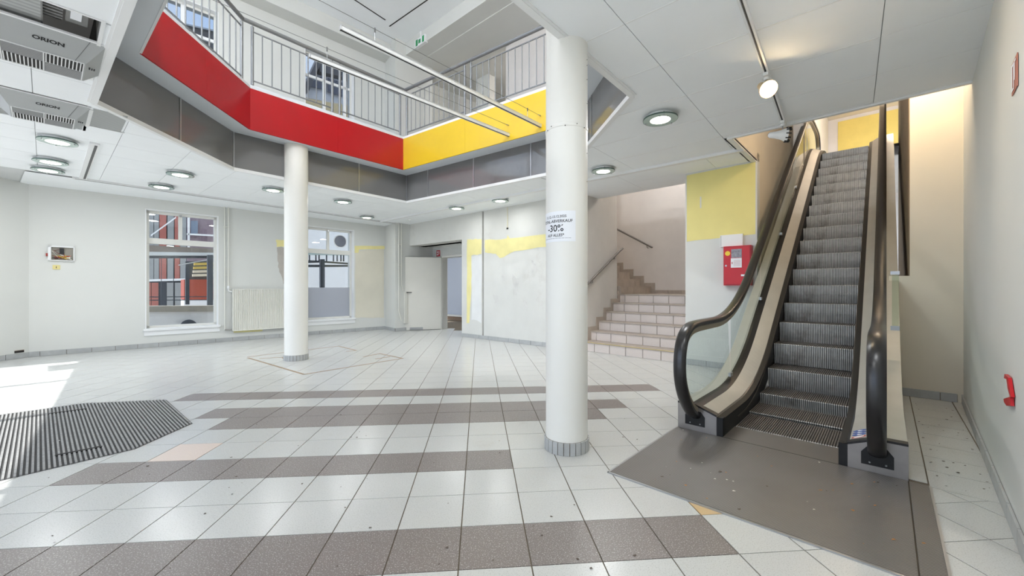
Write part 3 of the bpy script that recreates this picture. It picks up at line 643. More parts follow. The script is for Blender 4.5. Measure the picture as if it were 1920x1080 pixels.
for nm, i, mcol in EDGES:
    j = (i+1) % 6; a, b = VOID[i], VOID[j]; ai, bi = VIN[i], VIN[j]
    d = (Vector(b)-Vector(a)); L = d.length; d = d.normalized(); d3 = Vector((d.x, d.y, 0)); n3 = Vector((d.y, -d.x, 0))   # inwards
    cx_ = sum(p[0] for p in VOID)/6; cy_ = sum(p[1] for p in VOID)/6
    if (Vector((cx_, cy_))-Vector(a)).dot(Vector((n3.x, n3.y))) < 0: n3 = -n3
    band = thing('trim_glass_%d' % (i+1), GL[i], None, V3(a, ZC), kind='structure')
    cuts = [0]+[on_edge(i, x, ZC) for x in JOINTS[i]]+[L]
    if not JOINTS[i]: cuts = [L*k/4 for k in range(5)]
    for c0, c1 in zip(cuts, cuts[1:]):
        obj('glass_panel', para(V3(a, ZC+.03)+d3*(c0+.012), d3*(c1-c0-.024), -n3*.012, UP*(ZS-ZC-.03)), M_dglass, band)
    for c in cuts: obj('mullion', para(V3(a, ZC+.005)+d3*(c-.011)+n3*.006, d3*.022, -n3*.03, UP*(ZS-ZC-.006)), M_alu, band)
    obj('bottom_rail', para(V3(a, ZC-.012)+n3*.012, d3*L, -n3*.05, UP*.045), M_trim, band)
    obj('backing', para(V3(a, ZC+.03)-n3*.03, d3*L, -n3*.01, UP*(ZS-ZC)), M_dark, band)
    fas = thing('trim_fascia_%d' % (i+1), FL[i], None, V3(ai, ZS), kind='structure')
    Li = (Vector(bi)-Vector(ai)).length
    np_ = 2 if i in (0, 1, 2) else 1
    for k in range(np_): obj('panel', para(V3(ai, ZS-.004)+n3*.004+d3*(k*Li/np_+.0008), d3*(Li/np_-.0016), -n3*.02, UP*(ZR-ZS+.004)), mcol, fas)
    obj('ledge', prism([V3(a, ZS), V3(b, ZS), V3(bi, ZS), V3(ai, ZS)], (0, 0, .02)), M_ledge, fas)
    ro_i, ro_j = VRAIL[i], VRAIL[j]
    obj('coping', join(para(V3(ai, ZR)+n3*.004, d3*Li, -n3*.03, UP*.03), prism([V3(ai, ZR+.03), V3(bi, ZR+.03), V3(ro_j, ZK+.02), V3(ro_i, ZK+.02)], (0, 0, .012)), prism([V3(ro_i, ZF-.02), V3(ro_j, ZF-.02), V3(ro_j, ZK+.03), V3(ro_i, ZK+.03)], -n3*.06)), M_trim if i in (2, 3) else M_ledge, fas)
    if i > 3: continue
    # railing
    ra, rb = ro_i, ro_j; Lr = (Vector(rb)-Vector(ra)).length
    rail = thing('railing', RL[i], 'railing', V3(ra, ZK), group='grey metal railings of the gallery')
    P = lambda t, z: V3(ra, z)+d3*t
    def rx(px):
        k = (px-960)/FPX; return (k*ra[1]-ra[0])/(d.x-k*d.y)
    bays = {0: [(.0, rx(453))], 1: [(rx(473), rx(623)), (rx(637), rx(750))], 2: [(rx(763), rx(871.5)), (rx(883), Lr-.07)], 3: [(.07, Lr-.07)]}[i]
    pitch = {0: (rx(441.6)-rx(393.6))/4, 1: (rx(623)-rx(473))/9, 2: (rx(871.5)-rx(763))/12, 3: .15}[i]
    for t0, t1 in bays:
        nb = max(2, round((t1-t0)/pitch))
        for t in (t0, t1): obj('post', tube([P(t, ZK+.03), P(t, 4.985)], .021, 10), M_rail, rail, True, auto=40)
        obj('top_rail', para(P(t0, 4.91)-n3*.008, d3*(t1-t0), n3*.016, UP*.016), M_rail, rail)
        obj('bottom_rail', para(P(t0, 4.19)-n3*.008, d3*(t1-t0), n3*.016, UP*.016), M_rail, rail)
        for k in range(1, nb):
            t = t0+(t1-t0)*k/nb; obj('baluster', tube([P(t, 4.2), P(t, 4.915)], .0085, 6), M_rail, rail, True, auto=50)
        for t in (t0, t1): obj('pin', tube([P(t, 4.98), P(t, 5.03)], .008, 6), M_rail, rail)
    obj('handrail', tube([P(0, 5.045), P(Lr, 5.045)], .03, 12), pm('handrail_grey', (128, 129, 130), .35, metal=.4), rail, True, auto=40)
# white edge strip where the ceiling meets the opening
for i, lab in ((4, 'white ceiling edge strip by the near column'), (5, 'white ceiling edge strip beside the air conditioners')):
    a, b = VOID[i], VOID[(i+1) % 6]; d = (Vector(b)-Vector(a)); d3 = Vector((d.x, d.y, 0)); n3 = Vector((-d.y, d.x, 0)).normalized()
    if (Vector((-1.5, 4.7))-Vector(a)).dot(Vector((n3.x, n3.y))) > 0: n3 = -n3
    obj('trim_%d' % (i+1), para(V3(a, ZC-.008), d3, n3*.055, UP*.03), M_trim, kind='structure', label=lab)

# ================================================================== COLUMNS
def column(cx, cy, r, ztop, label, seam=None):
    c = thing('column', label, 'column', (cx, cy, 0), group='round white columns')
    obj('shaft', lathe((cx, cy, 0), [(r, 0), (r, ztop)], 48), M_col, c, True, auto=40)
    n = 24; rb = r+.012
    for k in range(n):
        a0, a1 = 2*PI*(k+.06)/n, 2*PI*(k+.94)/n
        q = [(cx+math.cos(t)*R_, cy+math.sin(t)*R_) for R_, t in ((r-.002, a0), (rb, a0), (rb, a1), (r-.002, a1))]
        obj('base_tile', prism([(x, y, .001) for x, y in q], (0, 0, .085)), M_skirt, c)
    obj('base_grout', lathe((cx, cy, 0), [(rb-.004, 0), (rb-.004, .082), (r-.001, .088)], 32), M_grout, c)
    if seam:
        obj('seam', lathe((cx, cy, seam), [(r+.0005, 0), (r+.003, .004), (r+.003, .022), (r+.0005, .026)], 48), M_col, c, True, auto=30)
        obj('rivet', join(*[lathe((cx+math.sin(t)*(r+.001), cy-math.cos(t)*(r+.001), seam+.012+(.004 if k % 2 else -.01)), [(.004, 0), (.003, .004)], 8, (math.sin(t), -math.cos(t), 0)) for k, t in enumerate((-1.2, -.9, -.2, .35, .8))]+[lathe((cx+math.sin(1.12)*(r+.0005), cy-math.cos(1.12)*(r+.0005), z), [(.003, 0), (.002, .003)], 8, (math.sin(1.12), -math.cos(1.12), 0)) for z in (1.9, 2.1, 2.45, 2.62, 2.72, 2.76)]), M_dark, c)
    return c
C1 = (.394, 2.875, .149)
column(*C1, ZS+.02, 'thick white round column in the foreground with a paper notice', 2.262)
column(-3.478, 6.42, .170, ZS+.003, 'slimmer-looking far white column on a scarred floor')
# notice on the near column (A4 landscape, wrapped round the shaft)
pz0, pz1, pr = 1.470, 1.680, C1[2]+.0012
base = math.atan2(C1[0], C1[1])     # direction of the camera from the column
TH1 = math.radians(24)-base*0
def onc(x, y, r_=pr):   # x: metres from the right paper edge leftwards negative, y from paper centre
    t = TH1-(.297/2-x)/C1[2]; vx, vy = -math.sin(base), -math.cos(base); rx, ry = math.cos(base), -math.sin(base)
    return Vector((C1[0]+r_*(vx*math.cos(t)+rx*math.sin(t)), C1[1]+r_*(vy*math.cos(t)+ry*math.sin(t)), (pz0+pz1)/2+y))
sg = thing('notice', 'white paper sale notice taped to the near column', 'notice', (C1[0], C1[1]-C1[2], pz0))
gv, gf = [], []
for k in range(25):
    x = -.1485+.297*k/24; gv += [onc(x, -.105), onc(x, .105)]
gf = [[2*k, 2*k+2, 2*k+3, 2*k+1] for k in range(24)]
obj('sheet', (gv, gf), M_paper, sg, True)
for s_, size, y, bold in (('11.12.-13.12.2025', .024, .068, .0003), ('TOTAL-ABVERKAUF', .0285, .036, .0004), ('-30%', .066, -.014, .0008), ('AUF ALLES*', .027, -.061, .0004)):
    obj('print', text_geo(s_, size, lambda a, b, y=y: onc(a, b+y, pr+.0006), bold), M_print, sg)
obj('small_print', join(*[((lambda vs: (vs, [[0, 1, 2, 3]]))([onc(-.11+k*.023, -.083, pr+.0006), onc(-.11+k*.023+.02, -.083, pr+.0006), onc(-.11+k*.023+.02, -.080, pr+.0006), onc(-.11+k*.023, -.080, pr+.0006)])) for k in range(10)]), pm('grey_print', (150, 152, 158), .7), sg)

# ================================================================== ESCALATOR
MS = .215/.305; U0_ = 1.115
def cur(u, zb, off, zt, b=.6):
    l = lambda x: MS*(x-U0_)+off
    ub = U0_+(zb-off)/MS; ut = U0_+(zt-off)/MS
    if u < ub-b: return zb
    if u < ub+b: return zb+MS*(u-ub+b)**2/(4*b)
    if u < ut-b: return l(u)
    if u < ut+b: return zt-MS*(ut+b-u)**2/(4*b)
    return zt
esc = thing('escalator', 'narrow escalator with glass sides and black handrails rising to the upper floor', 'escalator', (1.83, 2.85, 0), -math.radians(EA))
US = [.0+.05*k for k in range(165)]
def strip(v0, f0, v1, f1, us=US):
    V = []
    for u in us: V += [U(u, v0, f0(u)), U(u, v1, f1(u))]
    return V, [[2*k, 2*k+2, 2*k+3, 2*k+1] for k in range(len(us)-1)]
zin = lambda u: cur(u, .155, .06, ZF+.155)
zdo = lambda u: cur(u, .205, .14, ZF+.205)
zod = lambda u: cur(u, .215, .15, ZF+.215)
zsk = lambda u: cur(u, -.02, -.20, ZF-.02)
zbt = lambda u: max(.003, cur(u, -.4, -.75, ZF-.4))
hz = lambda u: cur(u, .865, .862, ZF+.74, .62)
newel = [(.03, .12), (-.08, .17), (-.18, .25), (-.26, .35), (-.31, .46), (-.325, .57), (-.31, .68), (-.265, .77), (-.19, .825), (-.09, .855), (.05, .864)]
top_n = [(7.62, ZF+.735), (7.80, ZF+.70), (7.92, ZF+.61), (7.98, ZF+.48), (7.96, ZF+.34), (7.86, ZF+.24), (7.72, ZF+.18)]
def dens(pts, k=4):
    out = []
    for i in range(len(pts)-1):
        p0_, p1_, p2_, p3_ = pts[max(i-1, 0)], pts[i], pts[i+1], pts[min(i+2, len(pts)-1)]
        for s in range(k):
            t = s/k; out.append(tuple(.5*((2*p1_[c])+(-p0_[c]+p2_[c])*t+(2*p0_[c]-5*p1_[c]+4*p2_[c]-p3_[c])*t*t+(-p0_[c]+3*p1_[c]-3*p2_[c]+p3_[c])*t**3) for c in (0, 1)))
    out.append(pts[-1]); return out
HP = dens(newel, 3)+[(u, hz(u)) for u in [.2+.1*k for k in range(74)]]+dens(top_n, 3)
def offs(path, d):
    out = []
    for i, (u, z) in enumerate(path):
        a, b = path[max(i-1, 0)], path[min(i+1, len(path)-1)]; tx, tz = b[0]-a[0], b[1]-a[1]; l = math.hypot(tx, tz); out.append((u+tz/l*d, z-tx/l*d))
    return out
HG = offs(HP, .046)
SIDES = [('left', -1, dict(sk=-.295, di=-.335, do=-.452, g=-.50, oi=-.522, oo=-.632)), ('right', 1, dict(sk=.392, di=.432, do=.535, g=.577, oi=.60, oo=.712))]
prof_h = [(-.043, -.012), (-.043, .008), (-.034, .02), (-.018, .0255), (0, .027), (.018, .0255), (.034, .02), (.043, .008), (.043, -.012), (.034, -.022), (-.034, -.022)]
for nm, sg_, d in SIDES:
    obj('skirt', join(strip(d['sk'], zsk, d['sk'], lambda u: zin(u)-.012), strip(d['sk'], lambda u: zin(u)-.012, d['di'], zin), para(U(.004, d['sk'], .0), U.n*(sg_*.05), U.d*.05, UP*.15)), M_blackm, esc)
    obj('inner_deck', strip(d['di'], zin, d['do'], zdo, US[1:]), M_deck, esc)
    obj('deck_gasket', join(strip(d['do'], zdo, d['g'], lambda u: zdo(u)+.012), strip(d['oi'], lambda u: zod(u)+.012, d['g'], lambda u: zdo(u)+.012), strip(d['di'], lambda u: zin(u)+.001, d['di']+sg_*.012, lambda u: zin(u)+.006)), M_black, esc)
    obj('outer_deck', strip(d['oi'], zod, d['oo'], zod, US[1:]), M_deck, esc)
    obj('side_panel', strip(d['oo'], zod, d['oo'], zbt), M_deck if sg_ > 0 else M_steel, esc)
    # steel newel base with a black entry plate
    vi, vo = d['sk']+sg_*.045, d['oo']+sg_*.002
    nb = obj('newel_base', prism([U(0, vi, .002), U(0, vi, .155), U(0, (d['do']+d['g'])/2, .205), U(0, vo, .213), U(0, vo, .002)], U.d*.06), M_steel, esc)
    obj('edge_strip', join(para(U(-.002, vi, .150), U(0, d['g'], .208)-U(0, vi, .150), U.d*.06, UP*.014), para(U(-.002, d['g'], .208), U(0, vo, .208)-U(0, d['g'], .208), U.d*.06, UP*.014)), M_black, nb)
    obj('entry_plate', prism([U(-.004, d['g']-.075, .05), U(-.004, d['g']+.075, .05), U(-.004, d['g']+.075, .125), U(-.004, d['g']+.045, .165), U(-.004, d['g']-.045, .165), U(-.004, d['g']-.075, .125)], U.d*.01), M_blackm, nb)
    obj('screw', join(*[lathe(U(-.006, d['g']+k, .068), [(.006, 0), (.004, .004)], 8, -U.d) for k in (-.035, .04)]), M_alu, nb)
    obj('handrail', sweep([U(u, d['g'], z) for u, z in HP], prof_h, side=U.n), M_black, esc, True, auto=35)
    obj('handrail_guide', sweep([U(u, d['g'], z) for u, z in HG], [(-.024, -.016), (-.024, .024), (.024, .024), (.024, -.016)], side=U.n), M_gold, esc, True, auto=35)
    # glass panels
    gc = [-.34, 1.0, 2.3, 3.6, 4.9, 6.2, 8.0]
    for g0, g1 in zip(gc, gc[1:]):
        top = [(u, z) for u, z in HG if g0 <= u <= g1] if g0 > 0 and g1 < 7 else None
        if g0 < 0: top = [p for k, p in enumerate(HG) if p[0] <= g1 and k < 60]; bot = [(u, zdo(u)) for u in [g1-.1*k for k in range(int(g1/.1)+1)]]
        elif g1 > 7: top = [p for k, p in enumerate(HG) if k > 60 and p[0] >= g0]; bot = [(u, zdo(u)) for u in [7.6-.1*k for k in range(int((7.6-g0)/.1)+1)]]
        else: bot = [(g1-(g1-g0)*k/12, zdo(g1-(g1-g0)*k/12)) for k in range(13)]
        lp = top+bot
        gg = tess([lp], lambda u, z: U(u, d['g'], z)); obj('glass_panel', gg, M_eglass, esc)
    obj('glass_clip', join(*[cbox(U(u, d['g']-sg_*.008, zdo(u)+.06), .02, .08, .035, U.n, U.d) for u in (.98, 2.28, 3.58, 4.88)]), M_alu, esc)
# steps
NR = 44; VLs, VRs = -.287, .384
def step_geo(u, z, rise, run, prof=None):
    pts = prof or [(u+run+.02, z), (u+.004, z), (u, z-.006), (u+.008, z-rise*.5), (u+.03, z-rise-.01)]
    nrm = [(0, 1), (-.5, .8), (-1, .2), (-1, 0), (-1, 0)]
    V = []; cols = []
    pw = (VRs-VLs)/NR
    for k in range(NR):
        for f_, g_ in ((0, 1), (.62, 1), (.66, 0), (.96, 0)): cols.append((VLs+pw*(k+f_), g_))
    cols.append((VRs, 0))
    for v, g_ in cols:
        for (a, b), (nu, nz_) in zip(pts, nrm):
            o = 0 if g_ else -.007; V.append((v, a+nu*o, b+nz_*o))
    n = len(pts); R_, T_, Q_ = [], [], []
    for c in range(len(cols)-1):
        for r_ in range(n-1):
            up_ = cols[c][1] and cols[c+1][1]; (T_ if not up_ else Q_ if r_ == 0 else R_).append([c*n+r_, c*n+r_+1, (c+1)*n+r_+1, (c+1)*n+r_])
    return V, T_, R_, Q_
def step_mesh(u, z, rise, run):
    V, T_, R_, Q_ = step_geo(u, z, rise, run); me = bpy.data.meshes.new('step'); me.from_pydata(V, [], T_+R_+Q_)
    for m in (M_step, M_tread, M_treadr): me.materials.append(m)
    for i, p in enumerate(me.polygons): p.material_index = 1 if i < len(T_) else 0 if i < len(T_)+len(R_) else 2
    return me
def add_step(me, u=0, z=0):
    o = bpy.data.objects.new('step', me); COL.objects.link(o); o.parent = esc; o.location = (0, u, z)
sm = step_mesh(0, 0, .215, .305)
add_step(step_mesh(.34, .011, .02, .42)); add_step(step_mesh(.78, .032, .022, .36)); add_step(step_mesh(1.20, .118, .105, .34))
for i in range(1, 18): add_step(sm, 1.27+.305*i+(-.02 if i == 1 else 0), .108+.215*i-(.012 if i == 1 else 0))
ux = 1.27+.305*17
for k, (dz, rs) in enumerate(((.16, .16), (.09, .09), (.03, .03))):
    ux += .31; add_step(step_mesh(ux, .108+.215*17+[.055, .08, .085][k], .06, .33))
obj('upper_comb_plate', para(U(ux+.3, -.34, ZF-.03), U.n*.78, U.d*1.2, UP*.035), M_comb, esc)
obj('comb_plate', para(U(.0, -.337, -.004), U.n*.773, U.d*.33, UP*.012), M_comb, esc)
obj('plate_joint', para(U(-.004, -.337, .0075), U.n*.773, U.d*.006, UP*.0012), M_dark, esc)
obj('comb_teeth', join(*[para(U(.32, VLs+.0088*2*k, .0), U.n*.008, U.d*.03, UP*.007) for k in range(38)]), M_alu, esc)
obj('skirt_deflector', join(sweep([U(u, -.305, cur(u, .03, .0, ZF)+.035) for u in [.42+.1*k for k in range(60)]], [(-.008, -.012), (-.008, .012), (.012, .008), (.012, -.008)], side=U.n), sweep([U(u, .397, cur(u, .03, .0, ZF)+.035) for u in [.42+.1*k for k in range(60)]], [(-.012, -.008), (-.012, .008), (.008, .012), (.008, -.012)], side=U.n)), pm('brush_strip', (74, 68, 62), .6), esc)
obj('truss_soffit', strip(-.632, zbt, .712, zbt, [u for u in US if zbt(u) > .05]), M_deck, esc)
# deflector glass on the outer deck at the right, with its two clips
gp = obj('guard_glass', prism([U(1.62, .655, 1.28), U(1.62, .70, 1.28), U(1.62, .70, .80), U(1.62, .655, .80)], U.d*.008), glassm('guard_glass', (.84, .90, .85), .9), esc)
obj('guard_clip', join(para(U(1.61, .645, .77), U.n*.06, U.d*.03, UP*.04), para(U(1.61, .645, 1.27), U.n*.06, U.d*.03, UP*.03)), M_alu, gp)
# pictogram stickers on the right inner deck
def deckp(u, v, h=.0015):
    t = (v-.432)/(.535-.432); return U(u, v, .155+t*.05+h)
st = obj('sticker_panel', (lambda q: (q, [[0, 1, 2, 3]]))([deckp(.07, .445, .0006), deckp(.07, .525, .0006), deckp(.30, .525, .0006), deckp(.30, .445, .0006)]), M_deck, esc)
def deck_disc(u, v, ru, rv, n=20, h=.0015): return [deckp(u+ru*math.sin(2*PI*k/n), v+rv*math.cos(2*PI*k/n), h) for k in range(n)], [list(range(n))]
Mb = pm('sticker_blue', (52, 88, 170), .5); Mr2 = pm('sticker_red', (196, 40, 40), .5)
for k, uu in enumerate((.10, .155, .205, .255)):
    o = obj('pictogram', deck_disc(uu, .487, .022, .036), Mr2 if k == 0 else Mb, st)
    obj('pictogram_symbol', join(deck_disc(uu, .487, .015, .027, h=.002)) if k == 0 else join(deck_disc(uu+.004, .482, .006, .008, h=.002), deck_disc(uu-.008, .490, .008, .012, h=.002)), M_paper, o)
# landing plates
lp_ = thing('landing_plate', 'grey ribbed metal landing plate in front of the escalator', 'landing plate', U(-.55, .08, 0), -math.radians(EA))
obj('plate', para(U(-1.105, -.635, -.004), U.n*1.345, U.d*1.10, UP*.012), M_plate, lp_)
obj('side_plate', para(U(-1.105, .716, -.004), U.n*.08, U.d*1.10, UP*.012), M_plate, lp_)
obj('frame', join(para(U(-1.118, -.648, -.004), U.n*1.46, U.d*.012, UP*.011), para(U(-1.118, -.648, -.004), U.d*1.12, U.n*.012, UP*.011), para(U(-1.118, .797, -.004), U.d*1.12, U.n*.01, UP*.011)), M_alu, lp_)

# ================================================================== STAIRS
stairs = thing('stairs', 'pink-white tiled staircase rising between two walls', None, U(UB+.5, (VL+VR)/2, 0), kind='structure')
TR, RI = .28, .17
for i in range(6):
    u0 = UB+.02+TR*i; z1 = RI*(i+1)
    nxt = TR if i < 5 else 5.75-u0
    obj('step', para(U(u0+.012, VL, 0 if i == 0 else RI*i-.02), U.n*(VR-VL-.002), U.d*(nxt if i == 5 else TR+.02), UP*(RI-.03 if i == 0 else RI-.01)), M_grout, stairs)
    obj('tread', para(U(u0-.012, VL+.002, z1-.022), U.n*(VR-VL-.004), U.d*(nxt+.012), UP*.022), M_stread, stairs)
    obj('nosing', para(U(u0-.014, VL+.003, z1-.012), U.n*(VR-VL-.006), U.d*.012, UP*.0125), pm('nosing_strip', (186, 168, 120), .6) if i == 0 else M_stread, stairs)
    v = VL+.004-(.18 if i % 2 else .05)
    while v < VR-.01:
        a, b = max(v, VL+.003), min(v+.298, VR-.003)
        if b-a > .015: obj('riser_tile', para(U(u0, a, RI*i+.002), U.n*(b-a-.005), U.d*.012, UP*(RI-.026)), M_stile, stairs)
        v += .303
    # stepped skirting on the left wall
    obj('skirting_tile', join(para(U(u0-.10, VL, z1-RI if i else 0), U.d*.10, U.n*.012, UP*(RI+.08)), para(U(u0-.0, VL, z1), U.d*(TR-.1), U.n*.012, UP*.08)), M_stread, stairs)
zL = RI*6
for i in range(7):
    v1 = -3.42-.27*i; z1 = zL+.17*(i+1)
    obj('upper_step', para(U(4.25, v1, z1-.17), -U.n*2.0, U.d*1.49, UP*.148), M_stread, stairs)
    obj('tread', para(U(4.25, v1+.012, z1-.022), -U.n*2.0, U.d*1.49, UP*.022), M_stread, stairs)
    for k in range(5):
        obj('riser_tile', para(U(4.26+.3*k, v1+.012, z1-.168), U.d*.294, -U.n*.012, UP*.144), M_stread, stairs)
    obj('skirting_tile', join(para(U(5.735, v1+.10, z1-.17), -U.n*.10, U.d*.014, UP*.25), para(U(5.735, v1, z1), -U.n*.17, U.d*.014, UP*.08)), M_stread, stairs)
for k in range(6): obj('skirting_tile', para(U(5.735, -3.31+.3*k, zL), U.n*.295, U.d*.014, UP*.08), M_stread, stairs)
def hrail(label, pts, br, n):
    t = thing('stair_handrail', label, 'handrail', pts[0], group='stair handrails')
    obj('rail', tube(pts, .022, 10), M_hand, t, True, auto=40)
    for p in br: obj('bracket', tube([Vector(p), Vector(p)-UP*.06, Vector(p)-UP*.07-n*.07], .009, 6), M_hand, t)
LWv = VL+.07
p_a, p_b = U(UB+.25, LWv, 1.15+.12), U(4.12, LWv, 1.94)
hrail('dark grey handrail on the lower stair wall', [U(UB-.05, LWv, 1.20), U(UB+.08, LWv, 1.22), U(4.15, LWv, 1.15+(540-471)/FPX*8.2), U(4.26, LWv+.02, 1.15+(540-466)/FPX*8.3)], [U(UB+.25, LWv, 1.31), U(3.95, LWv, 1.80)], -U.n*-1)
SBF = Frame(U.xy(5.68, 0), _v, (-_e[0], -_e[1]))
ha, hb = SBF.px(1223, 464), SBF.px(1150, 426)
hrail('thin handrail on the stairwell back wall', [SBF(*((ha[0],)+(0,)), ha[1]), SBF(hb[0], 0, hb[1]), SBF(hb[0]-.8, 0, hb[1]+.5)], [SBF(SBF.px(1213, 459)[0], 0, SBF.px(1213, 459)[1])], -U.d)

# ================================================================== CEILING LAMPS
def lamp(loc):
    o = thing('ceiling_lamp', '', 'lamp', loc, group='round glass ceiling lamps'); c = Vector(loc)
    obj('base', lathe(c-UP*.03, [(.10, 0), (.125, .005), (.125, .03)], 32), M_trim, o, True, auto=40)
    obj('glass_rim', lathe(c-UP*.048, [(.098, 0), (.163, .002), (.165, .007), (.163, .012), (.11, .014)], 40), M_lglass, o, True, auto=40)
    obj('rim_edge', lathe(c-UP*.046, [(.1655, 0), (.1665, .003), (.1665, .010), (.1655, .013)], 40), pm('lamp_glass_edge', (70, 96, 88), .15), o, True, auto=40)
    obj('lens', lathe(c-UP*.052, [(.02, 0), (.08, .001), (.096, .004), (.10, .02)], 36), M_lens, o, True, auto=40)
    for k in range(3):
        t = k*2*PI/3+.4; p = c+Vector((math.cos(t), math.sin(t), 0))*.145; obj('clip', tube([p-UP*.06, p-UP*.02], .007, 8), M_alu, o)
    return o
LAMPS = [((108, 266), 'round glass ceiling lamp nearest the air conditioners'), ((95, 304), 'round ceiling lamp at far left, upper of the close pair'), ((90, 320), 'round ceiling lamp at far left, lower of the close pair'),
 ((338, 328), 'round ceiling lamp left of the dark glass band, nearer of two'), ((303, 351), 'round ceiling lamp above the left window'), ((512, 357), 'round ceiling lamp just left of the far column'),
 ((643, 379), 'round ceiling lamp just right of the far column'), ((688, 408), 'round ceiling lamp by the ceiling channel above the right window'), ((856, 391), 'round ceiling lamp over the open door'),
 ((938, 377), 'round ceiling lamp over the yellow-marked rear wall'), ((1131, 321), 'round ceiling lamp just right of the near column'), ((1238, 224), 'large-looking round ceiling lamp nearest the track spotlights'),
 ((1570, -420), 'added unseen round ceiling lamp between the right wall and the camera'), ((700, -900), 'added unseen round ceiling lamp behind the camera')]  # last two added out of frame to brighten the foreground and right side
l0 = None
for (x, y), lab in LAMPS:
    p = (*F(x, y, ZC-.04), ZC)
    if l0 is None: l0 = lamp(p); o = l0
    else: o = copy_tree(l0, p)
    o['label'] = lab
    L_ = bpy.data.lights.new('lamp_light', 'AREA'); L_.shape = 'DISK'; L_.size = .24; L_.energy = 4.5 if y > 230 and x < 1000 else 8; L_.color = (.96, .98, 1)
    lo = bpy.data.objects.new('lamp_light', L_); COL.objects.link(lo); lo.location = (p[0], p[1], ZC-.056)

# ================================================================== AIR CONDITIONERS IN THE CEILING
def ac(pn, label, ec=0.0):
    zc, zb = ZC-.002, ZC-.085
    c = C_(ec, pn-.30, ZC); t = thing('air_conditioner', label, 'air conditioner', c, -math.radians(40.5), group='ceiling cassette air conditioners')
    hi, lo = [(-.29, -.005), (.285, -.005), (.285, -.60), (-.29, -.60)], [(-.215, -.215), (.195, -.215), (.195, -.585), (-.215, -.585)]
    H_ = [C_(ec+e, pn+p, zc) for e, p in hi]; L_ = [C_(ec+e, pn+p, zb) for e, p in lo]
    vs = H_+L_
    obj('housing', (vs, [[0, 1, 5, 4], [1, 2, 6, 5], [2, 3, 7, 6], [3, 0, 4, 7], [4, 5, 6, 7], [3, 2, 1, 0]]), M_acgrey, t)
    obj('rim', join(*[para(a-UP*.004, b-a, (C_.n if k in (0, 2) else C_.d)*(.012 if k in (0, 3) else -.012), UP*.008) for k, (a, b) in enumerate(((H_[0], H_[1]), (H_[1], H_[2]), (H_[3], H_[2]), (H_[0], H_[3])))]), M_trim, t)
    P_ = lambda e, p, h=0: C_(ec+e, pn+p, zb-h)
    fr_ = obj('grille_frame', join(para(P_(-.205, -.222, .006), C_.d*.39, C_.n*.006, UP*.006), para(P_(-.205, -.58, .006), C_.d*.39, C_.n*.006, UP*.006), para(P_(-.205, -.58, .006), C_.d*.006, C_.n*.36, UP*.006), para(P_(.18, -.58, .006), C_.d*.006, C_.n*.36, UP*.006), para(P_(-.012, -.58, .006), C_.d*.006, C_.n*.36, UP*.006)), M_trim, t)
    for e0, dark0 in ((-.2, 1), (-.005, 0)):
        pd = (-.575, -.40) if dark0 else (-.395, -.225)      # dark vane field
        pf = (-.395, -.225) if dark0 else (-.575, -.40)      # fine louvre field
        obj('vent', para(P_(e0, pd[0], .001), C_.d*.185, C_.n*(pd[1]-pd[0]), UP*.0012), M_dark, t)
        for k in range(10): obj('vane', para(P_(e0+.004+k*.0185, pd[0]+.004, .005), C_.d*.006, C_.n*(pd[1]-pd[0]-.008), UP*.004), M_trim, t)
        for k in range(12): obj('louvre', para(P_(e0, pf[0]+k*.0142, .004), C_.d*.185, C_.n*.009, UP*.003), pm('louvre_grey', (150, 151, 151), .5), t)
    # lettering on the sloping front
    a, b, cc = H_[0], H_[1], L_[0]; mid = (H_[0]+H_[1]+L_[0]+L_[1])/4; ex = (H_[1]-H_[0]).normalized(); ey = ((H_[0]+H_[1])/2-(L_[0]+L_[1])/2).normalized(); nn = ex.cross(ey).normalized()
    if nn.z > 0: nn = -nn
    obj('lettering', text_geo('ORION', .036, lambda x, y: mid+ex*(x*1.25+.02)+ey*y*1.25+nn*.0015, .0013), M_print, t)
    obj('logo', join(*[para((H_[1]+L_[1]*2+L_[2]*2)/5+ex*k*.012+nn*.0-UP*.004+Vector((.004, -.004, 0)), C_.d*.008, C_.n*-.035, UP*.004) for k in range(3)]), M_print, t)
    obj('side_joint', para(H_[1]*.86+H_[0]*.14+nn*.001, (L_[1]*.86+L_[0]*.14)-(H_[1]*.86+H_[0]*.14), ex*.002, nn*.001), M_slot, t)
    return t
ac(-4.06, 'grey ceiling air conditioner nearest the camera, beside an open duct')
ac(-5.55, 'grey ceiling air conditioner farther back at the left edge')
# open duct beside the first unit: perforated sheet, fin coil and a control box in the ceiling void
dz = ZC+.10
bay = thing('ceiling_bay', 'open ceiling bay with perforated sheet round the nearer air conditioner', 'ceiling bay', C_(-.2, -4, ZC), -math.radians(40.5), group='open ceiling bays')
obj('perforated_sheet', join(para(C_(-1.3, -3.70, ZC+.02), C_.d*1.28, -C_.n*.36, UP*.004), para(C_(-1.3, -4.66, ZC+.015), C_.d*1.52, -C_.n*.14, UP*.004)), M_perf, bay)
obj('bay_lining', join(para(C_(-.05, -4.1, dz+.25), C_.d*.32, C_.n*.42, UP*.01), para(C_(.235, -4.1, ZC+.0), C_.d*.008, C_.n*.42, UP*.35), para(C_(-.05, -3.69, ZC), C_.d*.3, C_.n*.006, UP*.35), para(C_(-.02, -4.1, ZC+.02), C_.d*.008, C_.n*.4, UP*.35)), pm('bay_grey', (128, 128, 126), .6), bay)
coil = obj('fin_coil', para(C_(-.01, -4.02, ZC+.06), C_.d*.08, C_.n*.30, UP*.12), M_dark, bay)
for k in range(7): obj('fin', para(C_(-.012, -3.99+k*.042, ZC+.052), C_.d*.085, C_.n*.018, UP*.012), pm('fin_grey', (140, 140, 138), .5), coil)
